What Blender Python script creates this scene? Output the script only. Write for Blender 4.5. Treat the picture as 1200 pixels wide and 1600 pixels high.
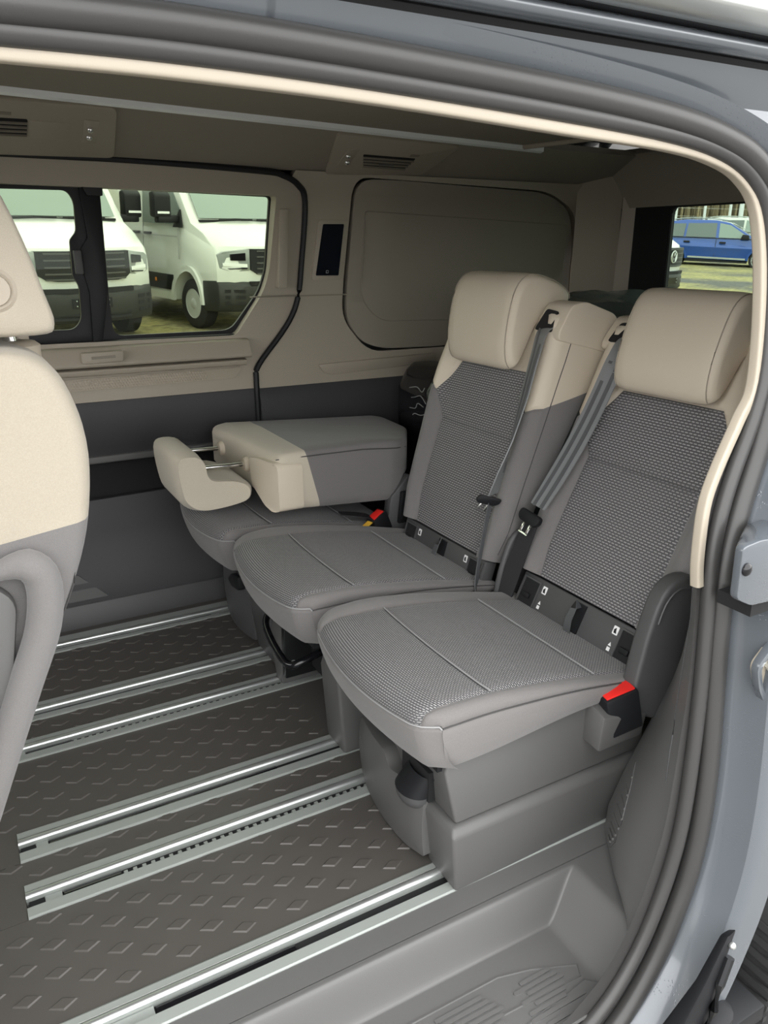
import bpy, bmesh, math, random
from mathutils import Vector, Matrix
from mathutils.geometry import tessellate_polygon

for o in list(bpy.data.objects):
    bpy.data.objects.remove(o, do_unlink=True)
SC = bpy.context.scene
COL = SC.collection
random.seed(7)
R = math.radians

# ------------------------------------------------------------------ camera
# world: +X towards the tail of the van, +Y across to the far side, +Z up, z = 0 on the cabin floor
cam_d = bpy.data.cameras.new('camera')
cam_d.sensor_fit = 'HORIZONTAL'
cam_d.sensor_width = 36.0
cam_d.lens = 36.0
cam_d.clip_start = 0.02
cam_d.clip_end = 500
cam = bpy.data.objects.new('camera', cam_d)
COL.objects.link(cam)
cam.location = (0, 0, 1.12)
cam.rotation_euler = (math.pi / 2 - math.atan(412 / 1200), 0, R(61.0) - math.pi / 2)
SC.camera = cam

# ------------------------------------------------------------------ sky and exposure
W = bpy.data.worlds.new('overcast_sky')
SC.world = W
W.use_nodes = True
bg = W.node_tree.nodes['Background']
bg.inputs[0].default_value = (0.985, 0.985, 0.985, 1)
bg.inputs[1].default_value = 1.0
SC.view_settings.view_transform = 'Standard'
SC.view_settings.look = 'None'
SC.view_settings.gamma = 1
SC.view_settings.use_curve_mapping = False
SC.view_settings.exposure = 2.2

# ------------------------------------------------------------------ materials
MATS = {}
def nd(nt, t, **kw):
    n = nt.nodes.new(t)
    for k, v in kw.items():
        setattr(n, k, v)
    return n
def mk(name, col, rough=0.6, metal=0.0, var=None, bump=None, coat=0.0, spec=0.5, sheen=0.0, vor=None):
    """col: base colour; var: (scale, colour2); bump: (scale, strength); vor: (scale, strength) droplets"""
    m = bpy.data.materials.new(name)
    m.use_nodes = True
    nt = m.node_tree
    b = nt.nodes['Principled BSDF']
    b.inputs['Base Color'].default_value = (*col, 1)
    b.inputs['Roughness'].default_value = rough
    b.inputs['Metallic'].default_value = metal
    b.inputs['Specular IOR Level'].default_value = spec
    b.inputs['Coat Weight'].default_value = coat
    b.inputs['Coat Roughness'].default_value = 0.05
    b.inputs['Sheen Weight'].default_value = sheen
    tc = nd(nt, 'ShaderNodeTexCoord')
    if var:
        n = nd(nt, 'ShaderNodeTexNoise')
        n.inputs['Scale'].default_value = var[0]
        n.inputs['Detail'].default_value = 4
        nt.links.new(tc.outputs['Object'], n.inputs['Vector'])
        r = nd(nt, 'ShaderNodeMix', data_type='RGBA')
        r.inputs[6].default_value = (*col, 1)
        r.inputs[7].default_value = (*var[1], 1)
        nt.links.new(n.outputs['Fac'], r.inputs[0])
        nt.links.new(r.outputs[2], b.inputs['Base Color'])
    h = None
    if bump:
        n = nd(nt, 'ShaderNodeTexNoise')
        n.inputs['Scale'].default_value = bump[0]
        n.inputs['Detail'].default_value = 3
        nt.links.new(tc.outputs['Object'], n.inputs['Vector'])
        bp = nd(nt, 'ShaderNodeBump')
        bp.inputs['Strength'].default_value = bump[1]
        bp.inputs['Distance'].default_value = 0.002
        nt.links.new(n.outputs['Fac'], bp.inputs['Height'])
        nt.links.new(bp.outputs['Normal'], b.inputs['Normal'])
        h = bp
    if vor:
        n = nd(nt, 'ShaderNodeTexVoronoi')
        n.inputs['Scale'].default_value = vor[0]
        n.inputs['Randomness'].default_value = 1
        nt.links.new(tc.outputs['Object'], n.inputs['Vector'])
        mr = nd(nt, 'ShaderNodeMapRange')
        mr.inputs[1].default_value = 0.0
        mr.inputs[2].default_value = 0.28
        mr.inputs[3].default_value = 1.0
        mr.inputs[4].default_value = 0.0
        nt.links.new(n.outputs['Distance'], mr.inputs[0])
        n2 = nd(nt, 'ShaderNodeTexNoise')
        n2.inputs['Scale'].default_value = 9
        nt.links.new(tc.outputs['Object'], n2.inputs['Vector'])
        gt = nd(nt, 'ShaderNodeMath', operation='GREATER_THAN')
        gt.inputs[1].default_value = 0.53
        nt.links.new(n2.outputs['Fac'], gt.inputs[0])
        mu = nd(nt, 'ShaderNodeMath', operation='MULTIPLY')
        nt.links.new(mr.outputs[0], mu.inputs[0])
        nt.links.new(gt.outputs[0], mu.inputs[1])
        bp = nd(nt, 'ShaderNodeBump')
        bp.inputs['Strength'].default_value = vor[1]
        bp.inputs['Distance'].default_value = 0.003
        nt.links.new(mu.outputs[0], bp.inputs['Height'])
        nt.links.new(bp.outputs['Normal'], b.inputs['Normal'])
        nt.links.new(bp.outputs['Normal'], b.inputs['Coat Normal'])
    MATS[name] = m
    return m

def dash_fabric(name, dark, light, p, q, amount=1.0):
    """grey cloth woven with rows of pale dashes; UV in metres (u across, v along)"""
    m = mk(name, dark, 0.85, sheen=0.15)
    nt = m.node_tree
    b = nt.nodes['Principled BSDF']
    uv = nd(nt, 'ShaderNodeUVMap')
    sep = nd(nt, 'ShaderNodeSeparateXYZ')
    nt.links.new(uv.outputs[0], sep.inputs[0])
    def ma(op, a, bb, cl=False):
        n = nd(nt, 'ShaderNodeMath', operation=op)
        n.use_clamp = cl
        for i, v in enumerate((a, bb)):
            if v is None: continue
            if isinstance(v, (int, float)): n.inputs[i].default_value = v
            else: nt.links.new(v, n.inputs[i])
        return n.outputs[0]
    vs = ma('DIVIDE', sep.outputs[1], p)
    row = ma('FLOOR', vs, None)
    fv = ma('FRACT', vs, None)
    off = ma('MULTIPLY', row, 0.37)
    us = ma('ADD', ma('DIVIDE', sep.outputs[0], q), off)
    fu = ma('FRACT', us, None)
    a = ma('LESS_THAN', ma('ABSOLUTE', ma('SUBTRACT', fv, 0.5), None), 0.20)
    c = ma('LESS_THAN', ma('ABSOLUTE', ma('SUBTRACT', fu, 0.5), None), 0.34)
    wn = nd(nt, 'ShaderNodeTexNoise')
    wn.inputs['Scale'].default_value = 420
    nt.links.new(uv.outputs[0], wn.inputs['Vector'])
    k = ma('MULTIPLY', ma('MULTIPLY', a, c), amount)
    k2 = ma('MULTIPLY', k, ma('MULTIPLY', wn.outputs['Fac'], 1.7, True), True)
    mix = nd(nt, 'ShaderNodeMix', data_type='RGBA')
    mix.inputs[6].default_value = (*dark, 1)
    mix.inputs[7].default_value = (*light, 1)
    nt.links.new(k2, mix.inputs[0])
    nt.links.new(mix.outputs[2], b.inputs['Base Color'])
    bp = nd(nt, 'ShaderNodeBump')
    bp.inputs['Strength'].default_value = 0.35
    bp.inputs['Distance'].default_value = 0.0012
    s = ma('SINE', ma('MULTIPLY', vs, 6.28318), None)
    nt.links.new(ma('SUBTRACT', 0.0, s), bp.inputs['Height'])
    nt.links.new(bp.outputs[0], b.inputs['Normal'])
    return m

def weave(name, col, light, sc=900):
    """plain heathered cloth"""
    m = mk(name, col, 0.9, sheen=0.2, bump=(1500, 0.25))
    nt = m.node_tree
    b = nt.nodes['Principled BSDF']
    tc = nd(nt, 'ShaderNodeTexCoord')
    n = nd(nt, 'ShaderNodeTexNoise')
    n.inputs['Scale'].default_value = sc
    n.inputs['Detail'].default_value = 2
    nt.links.new(tc.outputs['Object'], n.inputs['Vector'])
    mix = nd(nt, 'ShaderNodeMix', data_type='RGBA')
    mix.inputs[6].default_value = (*col, 1)
    mix.inputs[7].default_value = (*light, 1)
    nt.links.new(n.outputs['Fac'], mix.inputs[0])
    nt.links.new(mix.outputs[2], b.inputs['Base Color'])
    return m

def glass(name, tint, refl=1.0):
    m = bpy.data.materials.new(name)
    m.use_nodes = True
    nt = m.node_tree
    nt.nodes.clear()
    out = nd(nt, 'ShaderNodeOutputMaterial')
    tr = nd(nt, 'ShaderNodeBsdfTransparent')
    tr.inputs[0].default_value = (*tint, 1)
    gl = nd(nt, 'ShaderNodeBsdfGlossy')
    gl.inputs['Roughness'].default_value = 0.01
    gl.inputs[0].default_value = (0.6, 0.65, 0.62, 1)
    fr = nd(nt, 'ShaderNodeFresnel')
    fr.inputs[0].default_value = 1.4
    mu = nd(nt, 'ShaderNodeMath', operation='MULTIPLY')
    mu.inputs[1].default_value = refl
    nt.links.new(fr.outputs[0], mu.inputs[0])
    mx = nd(nt, 'ShaderNodeMixShader')
    nt.links.new(mu.outputs[0], mx.inputs[0])
    nt.links.new(tr.outputs[0], mx.inputs[1])
    nt.links.new(gl.outputs[0], mx.inputs[2])
    nt.links.new(mx.outputs[0], out.inputs[0])
    MATS[name] = m
    return m

def emit(name, col, s):
    m = mk(name, col, 0.5)
    b = m.node_tree.nodes['Principled BSDF']
    b.inputs['Emission Color'].default_value = (*col, 1)
    b.inputs['Emission Strength'].default_value = s
    return m

BEIGE = (0.44, 0.385, 0.30)
mk('beige_leather', (0.60, 0.53, 0.425), 0.6, bump=(350, 0.10), var=(6, (0.57, 0.50, 0.40)))
weave('beige_cloth', (0.315, 0.28, 0.22), (0.425, 0.38, 0.305), 800)
mk('beige_plastic', (0.355, 0.312, 0.25), 0.55, bump=(700, 0.06))
mk('beige_lip', (0.40, 0.352, 0.28), 0.5, bump=(700, 0.05))
mk('headliner', (0.29, 0.258, 0.21), 0.95, bump=(900, 0.2), var=(30, (0.27, 0.24, 0.195)))
mk('blind_cloth', (0.26, 0.232, 0.188), 0.95, bump=(1100, 0.25))
weave('beige_cloth_brightened', (0.45, 0.405, 0.32), (0.57, 0.515, 0.42), 800)  # same cloth as the front seat, brightness put into the colour
weave('grey_cloth', (0.118, 0.112, 0.109), (0.205, 0.195, 0.190))
weave('seat_rear_cloth', (0.118, 0.113, 0.110), (0.185, 0.178, 0.175))
dash_fabric('grey_dash_back', (0.088, 0.086, 0.089), (0.34, 0.333, 0.33), 0.0060, 0.0105)
dash_fabric('grey_dash_seat', (0.078, 0.077, 0.080), (0.37, 0.362, 0.358), 0.0046, 0.0052, 0.9)
mk('seam_highlight', (0.30, 0.30, 0.30), 0.8)  # pale tone painted as the highlight along the cushion welts
mk('seam_dark', (0.055, 0.053, 0.052), 0.8)
mk('grey_plastic', (0.094, 0.093, 0.091), 0.5, bump=(600, 0.12))
mk('trim_grey', (0.108, 0.107, 0.105), 0.45, bump=(600, 0.12))
mk('dark_plastic', (0.066, 0.066, 0.067), 0.5, bump=(700, 0.10))
mk('door_grey', (0.040, 0.040, 0.043), 0.6, bump=(600, 0.12))
mk('black_plastic', (0.010, 0.0105, 0.012), 0.5, spec=0.3)
mk('black_matte', (0.006, 0.006, 0.007), 0.8)
mk('black_gloss', (0.008, 0.008, 0.010), 0.12)
mk('rubber', (0.042, 0.041, 0.040), 0.38, bump=(300, 0.05))
mk('rubber_soft', (0.020, 0.0205, 0.020), 0.5)
mk('webbing', (0.20, 0.208, 0.212), 0.5, bump=(900, 0.2))
mk('webbing_dark', (0.085, 0.088, 0.092), 0.5, bump=(900, 0.2))
mk('webbing_black', (0.020, 0.020, 0.022), 0.5, bump=(900, 0.2))
mk('aluminium', (0.38, 0.405, 0.385), 0.45, metal=0.35, bump=(400, 0.03))
mk('aluminium_bright', (0.60, 0.62, 0.61), 0.32, metal=0.85)
mk('chrome', (0.85, 0.85, 0.85), 0.08, metal=1.0)
mk('floor_vinyl', (0.072, 0.066, 0.060), 0.45, bump=(500, 0.06), var=(14, (0.084, 0.077, 0.070)))
mk('red_plastic', (0.75, 0.025, 0.02), 0.35)
mk('yellow_tag', (0.75, 0.45, 0.05), 0.6)
mk('white_print', (0.8, 0.8, 0.8), 0.6)
mk('grey_print', (0.35, 0.35, 0.35), 0.6)
mk('beige_seam', (0.36, 0.315, 0.25), 0.7)
mk('gravel', (0.24, 0.235, 0.225), 0.95, bump=(60, 0.5), var=(8, (0.15, 0.145, 0.135)))
mk('beige_dark', (0.22, 0.195, 0.155), 0.6)
mk('paint', (0.118, 0.132, 0.148), 0.22, metal=0.2, coat=0.9, vor=(230, 0.22))
mk('paint_plain', (0.118, 0.132, 0.148), 0.22, metal=0.2, coat=0.9)
mk('tarp', (0.10, 0.12, 0.115), 0.2, bump=(14, 0.8), spec=0.7)
mk('steel_dark', (0.03, 0.031, 0.033), 0.3, metal=0.6)
mk('white_paint', (0.66, 0.68, 0.65), 0.25, coat=0.6)
mk('white_paint_b', (0.62, 0.64, 0.60), 0.25, coat=0.6)
mk('blue_paint', (0.012, 0.070, 0.33), 0.22, metal=0.2, coat=0.9)
mk('tyre', (0.020, 0.020, 0.020), 0.85, bump=(60, 0.3))
mk('wheel_silver', (0.50, 0.51, 0.51), 0.4, metal=0.15)
mk('lamp_glass', (0.26, 0.28, 0.28), 0.15, coat=0.6)
mk('lamp_white', (0.85, 0.87, 0.87), 0.2)
mk('car_glass', (0.07, 0.10, 0.095), 0.05, spec=0.8, coat=0.5)
mk('windscreen', (0.24, 0.30, 0.27), 0.08, spec=0.5, coat=0.2)
mk('orange_lens', (0.8, 0.25, 0.03), 0.3)
mk('post_metal', (0.62, 0.65, 0.66), 0.4, metal=0.3)
mk('screen_black', (0.004, 0.006, 0.012), 0.15)
glass('pane_tint', (0.62, 0.66, 0.57), 0.4)
glass('pane_clear', (0.62, 0.68, 0.62), 0.5)
glass('film', (0.90, 0.92, 0.92), 0.9)

# ------------------------------------------------------------------ object helpers
def woff(p):
    v = Vector((0, 0, 0))
    while p:
        v += p.location
        p = p.parent
    return v
def link(name, me, mat, parent=None, local=False, smooth=40):
    o = bpy.data.objects.new(name, me)
    COL.objects.link(o)
    if mat is not None:
        me.materials.append(MATS[mat])
    if parent:
        if not local:
            me.transform(Matrix.Translation(-woff(parent)))
        o.parent = parent
    if smooth:
        me.shade_smooth()
        me.set_sharp_from_angle(angle=R(smooth))
    return o
def tag(o, label=None, cat=None, group=None, kind=None):
    if label: o['label'] = label
    if cat: o['category'] = cat
    if group: o['group'] = group
    if kind: o['kind'] = kind
    return o
def empty(name, loc, label=None, cat=None, group=None, kind=None, rz=0):
    o = bpy.data.objects.new(name, None)
    COL.objects.link(o)
    o.location = loc
    o.rotation_euler = (0, 0, rz)
    o.empty_display_size = 0.1
    return tag(o, label, cat, group, kind)
def copy_tree(o, parent=None):
    c = o.copy()
    COL.objects.link(c)
    c.parent = parent
    for ch in list(o.children):
        copy_tree(ch, c)
    return c

class MB:
    def __init__(s): s.v = []; s.f = []; s.uv = None
    def add(s, v, f):
        n = len(s.v); s.v += [tuple(p) for p in v]; s.f += [tuple(i + n for i in q) for q in f]; return s
    def box(s, x0, x1, y0, y1, z0, z1):
        v = [(x, y, z) for x in (x0, x1) for y in (y0, y1) for z in (z0, z1)]
        return s.add(v, [(0, 1, 3, 2), (4, 6, 7, 5), (0, 4, 5, 1), (2, 3, 7, 6), (0, 2, 6, 4), (1, 5, 7, 3)])
    def loft(s, rings, closed=True, caps=True):
        n = len(rings[0]); v = [p for r in rings for p in r]; f = []
        for i in range(len(rings) - 1):
            for j in range(n if closed else n - 1):
                k = (j + 1) % n
                f.append((i * n + j, i * n + k, (i + 1) * n + k, (i + 1) * n + j))
        if caps and closed:
            for base, flip in ((0, True), ((len(rings) - 1) * n, False)):
                tri = tessellate_polygon([[Vector(p) for p in (rings[0] if base == 0 else rings[-1])]])
                f += [tuple(base + q for q in t) for t in tri]
        return s.add(v, f)
    def prism(s, poly, axis, *st):
        """extrude a 2-D polygon along an axis through the stations given"""
        def P(a, b, c): return {'x': (c, a, b), 'y': (a, c, b), 'z': (a, b, c)}[axis]
        return s.loft([[P(a, b, c) for a, b in poly] for c in st])
    def tube(s, path, r, n=10, closed=False, flat=1.0, up=(0, 0, 1)):
        path = [Vector(p) for p in path]; m = len(path); rings = []
        for i, p in enumerate(path):
            a = path[(i - 1) % m] if (closed or i > 0) else p
            b = path[(i + 1) % m] if (closed or i < m - 1) else p
            t = (b - a).normalized(); u = Vector(up)
            if abs(t.dot(u)) > 0.97: u = Vector((1, 0, 0))
            sd = t.cross(u).normalized(); u = sd.cross(t)
            rr = r[i] if isinstance(r, (list, tuple)) else r
            rings.append([tuple(p + sd * (rr * math.cos(2 * math.pi * k / n)) + u * (rr * flat * math.sin(2 * math.pi * k / n))) for k in range(n)])
        if closed: rings.append(rings[0]); return s.loft(rings, caps=False)
        return s.loft(rings)
    def sweep(s, path, prof, nrm, closed_prof=True, caps=True):
        """prof: (a, b) with a along tangent x nrm, b along nrm; nrm: vector or list"""
        path = [Vector(p) for p in path]; m = len(path); rings = []
        for i, p in enumerate(path):
            t = (path[min(i + 1, m - 1)] - path[max(i - 1, 0)]).normalized()
            u = Vector(nrm[i] if isinstance(nrm, list) else nrm)
            sd = t.cross(u).normalized(); u = sd.cross(t).normalized()
            rings.append([tuple(p + sd * a + u * b) for a, b in prof])
        return s.loft(rings, closed=closed_prof, caps=caps)
    def sphere(s, c, r, nu=10, nv=6):
        rx, ry, rz = r if isinstance(r, (tuple, list)) else (r, r, r)
        rings = [[(c[0] + rx * math.cos(2 * math.pi * k / nu) * math.sin(th), c[1] + ry * math.sin(2 * math.pi * k / nu) * math.sin(th), c[2] + rz * math.cos(th)) for k in range(nu)]
                 for th in [max(0.02, min(math.pi - 0.02, math.pi * i / nv)) for i in range(nv + 1)]]
        return s.loft(rings)
    def lathe(s, c, axis, prof, n=20):
        """prof: (radius, along axis)"""
        def P(r, h, a):
            q = {'x': (h, r * math.cos(a), r * math.sin(a)), 'y': (r * math.cos(a), h, r * math.sin(a)), 'z': (r * math.cos(a), r * math.sin(a), h)}[axis]
            return (c[0] + q[0], c[1] + q[1], c[2] + q[2])
        rings = [[P(max(r, 1e-4), h, 2 * math.pi * k / n) for k in range(n)] for r, h in prof]
        return s.loft(rings, caps=prof[0] != prof[-1])
    def deform(s, fn): s.v = [tuple(fn(*p)) for p in s.v]; return s
    def mesh(s, name, bevel=0, seg=2, ang=30, subs=0):
        me = bpy.data.meshes.new(name)
        bm = bmesh.new()
        vs = [bm.verts.new(p) for p in s.v]
        for q in s.f:
            if len(set(q)) < 3: continue
            try: bm.faces.new([vs[i] for i in q])
            except ValueError: pass
        bmesh.ops.remove_doubles(bm, verts=bm.verts, dist=1e-5)
        bmesh.ops.recalc_face_normals(bm, faces=bm.faces)
        if bevel:
            bmesh.ops.dissolve_limit(bm, angle_limit=R(1), verts=bm.verts, edges=bm.edges)
            ed = [e for e in bm.edges if len(e.link_faces) == 2 and e.calc_face_angle(0) > R(ang)]
            bmesh.ops.bevel(bm, geom=ed, offset=bevel, segments=seg, profile=0.5, affect='EDGES', clamp_overlap=True)
        bm.to_mesh(me); bm.free()
        return me
    def build(s, name, mat, parent=None, bevel=0, seg=2, ang=30, smooth=40, local=False):
        return link(name, s.mesh(name, bevel, seg, ang), mat, parent, local, smooth)

def cr(pts, n=6, closed=False):
    """Catmull-Rom through points"""
    P = [Vector(p) for p in pts]; m = len(P); out = []
    for i in range(m if closed else m - 1):
        g = lambda k: P[k % m] if closed else P[max(0, min(m - 1, k))]
        a, b, c, d = g(i - 1), g(i), g(i + 1), g(i + 2)
        for j in range(n):
            t = j / n
            out.append(0.5 * ((2 * b) + (c - a) * t + (2 * a - 5 * b + 4 * c - d) * t * t + (3 * b - a - 3 * c + d) * t ** 3))
    if not closed: out.append(P[-1])
    return out
def rpoly(pts, r, n=4):
    """round the corners of a 2-D polygon; r scalar or list"""
    out = []; m = len(pts)
    for i in range(m):
        p = Vector((*pts[i], 0)); a = Vector((*pts[i - 1], 0)); b = Vector((*pts[(i + 1) % m], 0))
        rr = r[i] if isinstance(r, (list, tuple)) else r
        if rr <= 0: out.append((p.x, p.y)); continue
        d1 = (a - p); d2 = (b - p); l = min(rr, d1.length * 0.48, d2.length * 0.48)
        q1 = p + d1.normalized() * l; q2 = p + d2.normalized() * l
        for j in range(n + 1):
            t = j / n; q = q1 * (1 - t) ** 2 + p * 2 * t * (1 - t) + q2 * t * t
            out.append((q.x, q.y))
    return out
def plate(name, outer, holes, fn, mat, parent=None, thick=0.01, us=(), vs=(), bevel=0, smooth=30):
    """2-D outline with holes -> refined along us/vs cuts -> mapped to 3-D by fn(u, v, depth) -> solid sheet"""
    polys = [[Vector((a, b, 0)) for a, b in outer]] + [[Vector((a, b, 0)) for a, b in h] for h in holes]
    tris = tessellate_polygon(polys)
    bm = bmesh.new()
    vs_ = [bm.verts.new(p) for pl in polys for p in pl]
    for t in tris:
        try: bm.faces.new([vs_[i] for i in t])
        except ValueError: pass
    for c in us:
        bmesh.ops.bisect_plane(bm, geom=bm.verts[:] + bm.edges[:] + bm.faces[:], plane_co=(c, 0, 0), plane_no=(1, 0, 0), dist=1e-6)
    for c in vs:
        bmesh.ops.bisect_plane(bm, geom=bm.verts[:] + bm.edges[:] + bm.faces[:], plane_co=(0, c, 0), plane_no=(0, 1, 0), dist=1e-6)
    ret = bmesh.ops.extrude_face_region(bm, geom=bm.faces[:])
    top = [g for g in ret['geom'] if isinstance(g, bmesh.types.BMVert)]
    tops = set(top)
    for v in bm.verts:
        d = thick if v in tops else 0.0
        v.co = Vector(fn(v.co.x, v.co.y, d))
    bmesh.ops.recalc_face_normals(bm, faces=bm.faces)
    if bevel:
        ed = [e for e in bm.edges if len(e.link_faces) == 2 and e.calc_face_angle(0) > R(50)]
        bmesh.ops.bevel(bm, geom=ed, offset=bevel, segments=2, profile=0.5, affect='EDGES', clamp_overlap=True)
    me = bpy.data.meshes.new(name)
    bm.to_mesh(me); bm.free()
    return link(name, me, mat, parent, False, smooth)
def inpoly(x, y, poly):
    c = False; n = len(poly)
    for i in range(n):
        x1, y1 = poly[i]; x2, y2 = poly[i - 1]
        if (y1 > y) != (y2 > y) and x < (x2 - x1) * (y - y1) / (y2 - y1) + x1: c = not c
    return c
def segdist(x, y, a, b):
    ax, ay = a; bx, by = b; dx, dy = bx - ax, by - ay; L = dx * dx + dy * dy
    t = 0 if L == 0 else max(0, min(1, ((x - ax) * dx + (y - ay) * dy) / L))
    return math.hypot(x - ax - t * dx, y - ay - t * dy)
def skin(parent, u0, u1, nu, v0, v1, nv, regions, fn, seams=(), gw=0.007, gd=0.004, uvs=(1, 1)):
    """one curved cover cut into upholstery panels. regions: (name, polygon, material); fn(u, v, sink) -> point"""
    bm = bmesh.new()
    G = [[bm.verts.new((u0 + (u1 - u0) * i / nu, v0 + (v1 - v0) * j / nv, 0)) for j in range(nv + 1)] for i in range(nu + 1)]
    for i in range(nu):
        for j in range(nv):
            bm.faces.new((G[i][j], G[i + 1][j], G[i + 1][j + 1], G[i][j + 1]))
    segs = []
    for _, poly, _ in regions:
        for k in range(len(poly)):
            a, b = poly[k - 1], poly[k]
            key = tuple(sorted((tuple(round(q, 5) for q in a), tuple(round(q, 5) for q in b))))
            if key not in segs: segs.append(key)
    cutl = [(a, b, (0, gw, -gw)) for a, b in segs if not (abs(a[0] - b[0]) < 1e-6 and (a[0] <= u0 + 1e-6 or a[0] >= u1 - 1e-6)) and not (abs(a[1] - b[1]) < 1e-6 and (a[1] <= v0 + 1e-6 or a[1] >= v1 - 1e-6))]
    cutl += [(a, b, (0, gw, -gw)) for a, b in seams]
    for a, b, offs in cutl:
        d = Vector((b[0] - a[0], b[1] - a[1], 0)).normalized(); nrm = Vector((-d.y, d.x, 0))
        lo = Vector((min(a[0], b[0]) - 0.03, min(a[1], b[1]) - 0.03)); hi = Vector((max(a[0], b[0]) + 0.03, max(a[1], b[1]) + 0.03))
        for of in offs:
            fs = [f for f in bm.faces if not (max(v.co.x for v in f.verts) < lo.x or min(v.co.x for v in f.verts) > hi.x or max(v.co.y for v in f.verts) < lo.y or min(v.co.y for v in f.verts) > hi.y)]
            es = list({e for f in fs for e in f.edges}); vv = list({v for f in fs for v in f.verts})
            bmesh.ops.bisect_plane(bm, geom=vv + es + fs, plane_co=Vector((a[0], a[1], 0)) + nrm * of, plane_no=nrm, dist=1e-5)
    groove = [(a, b) for a, b, _ in cutl]
    out = []
    uvl = bm.loops.layers.uv.new('UVMap')
    own = {}
    for f in bm.faces:
        c = f.calc_center_median()
        for l in f.loops: l[uvl].uv = (l.vert.co.x * uvs[0], l.vert.co.y * uvs[1])
        own[f.index] = None
    bm.faces.ensure_lookup_table(); bm.faces.index_update()
    for ri, (name, poly, mat) in enumerate(regions):
        b2 = bmesh.new(); u2 = b2.loops.layers.uv.new('UVMap'); mp = {}
        for f in bm.faces:
            c = f.calc_center_median()
            if not inpoly(c.x, c.y, poly): continue
            vs = []
            for v in f.verts:
                if v not in mp:
                    g = 0.0
                    for a, b in groove:
                        d = segdist(v.co.x, v.co.y, a, b)
                        if d < gw: g = max(g, 1 - d / gw)
                    mp[v] = b2.verts.new(fn(v.co.x, v.co.y, g * gd))
                vs.append(mp[v])
            try: nf = b2.faces.new(vs)
            except ValueError: continue
            for l, l0 in zip(nf.loops, f.loops): l[u2].uv = l0[uvl].uv
        bmesh.ops.recalc_face_normals(b2, faces=b2.faces)
        me = bpy.data.meshes.new(name); b2.to_mesh(me); b2.free()
        out.append(link(name, me, mat, parent, False, 60))
    bm.free()
    return out
def lerp(xs, ys, x):
    if x <= xs[0]: return ys[0]
    for i in range(len(xs) - 1):
        if x <= xs[i + 1]:
            t = (x - xs[i]) / (xs[i + 1] - xs[i]); return ys[i] + (ys[i + 1] - ys[i]) * t
    return ys[-1]
def sstep(a, b, x):
    t = max(0, min(1, (x - a) / (b - a))); return t * t * (3 - 2 * t)
# ================================================================== FLOOR
floor = MB().box(-1.2, 2.3, 0.86, 2.37, -0.08, -0.045).build('floor', 'black_matte')
tag(floor, 'dark vinyl cabin floor with raised diamond tread and aluminium seat rails', kind='structure')
RAILS = [(0.908, 0.943, 0.987), (1.219, 1.257, 1.305), (1.369, 1.408, 1.457), (1.704, 1.741, 1.789), (1.866, 1.900, 1.952), (2.206, 2.236, 2.305)]
edges = [0.862] + [q for r in RAILS for q in (r[0], r[2])] + [2.362]
dm = MB()
dm.loft([[(-.0225, 0, 0), (0, -.0128, 0), (.0225, 0, 0), (0, .0128, 0)], [(-.0185, 0, .0020), (0, -.0100, .0020), (.0185, 0, .0020), (0, .0100, .0020)]])
dmesh = dm.mesh('tread_diamond'); dmesh.materials.append(MATS['floor_vinyl'])
for i in range(0, len(edges), 2):
    y0, y1 = edges[i], edges[i + 1]
    first = i == 0
    p = MB().box(-1.2, 2.3, y0, y1, -0.045, -0.001 if not first else 0.0).build('floor_panel' if not first else 'sill_strip', 'floor_vinyl' if not first else 'trim_grey', floor)
    if first or i >= 12: continue
    k0 = int((y0 - 1.083) / 0.031) - 1
    for k in range(k0, k0 + 14):
        y = 1.083 + 0.031 * k
        if y < y0 + 0.004 or y > y1 - 0.004: continue
        for q in range(-4, 6):
            x = 0.189 + 0.0495 * (k % 2) + 0.099 * q
            if not (-0.14 < x < 0.665): continue
            d = bpy.data.objects.new('tread_diamond', dmesh); COL.objects.link(d); d.parent = p
            d.location = (x, y, -0.001)
tooth = MB().loft([[(-.0045, -.0118, 0), (.0045, -.0118, 0), (.0045, .002, 0), (-.0045, .002, 0)], [(-.0035, -.0118, .013), (.0035, -.0118, .013), (.0035, -.001, .013), (-.0035, -.001, .013)]])
tmesh = tooth.mesh('tooth'); tmesh.materials.append(MATS['aluminium'])
COVERS = {0: (0.117, 0.351), 1: (0.023, 0.125), 2: (0.016, 0.50), 3: (0.004, 0.104), 4: (0.0, 0.328), 5: (0.0, 0.6)}
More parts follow.
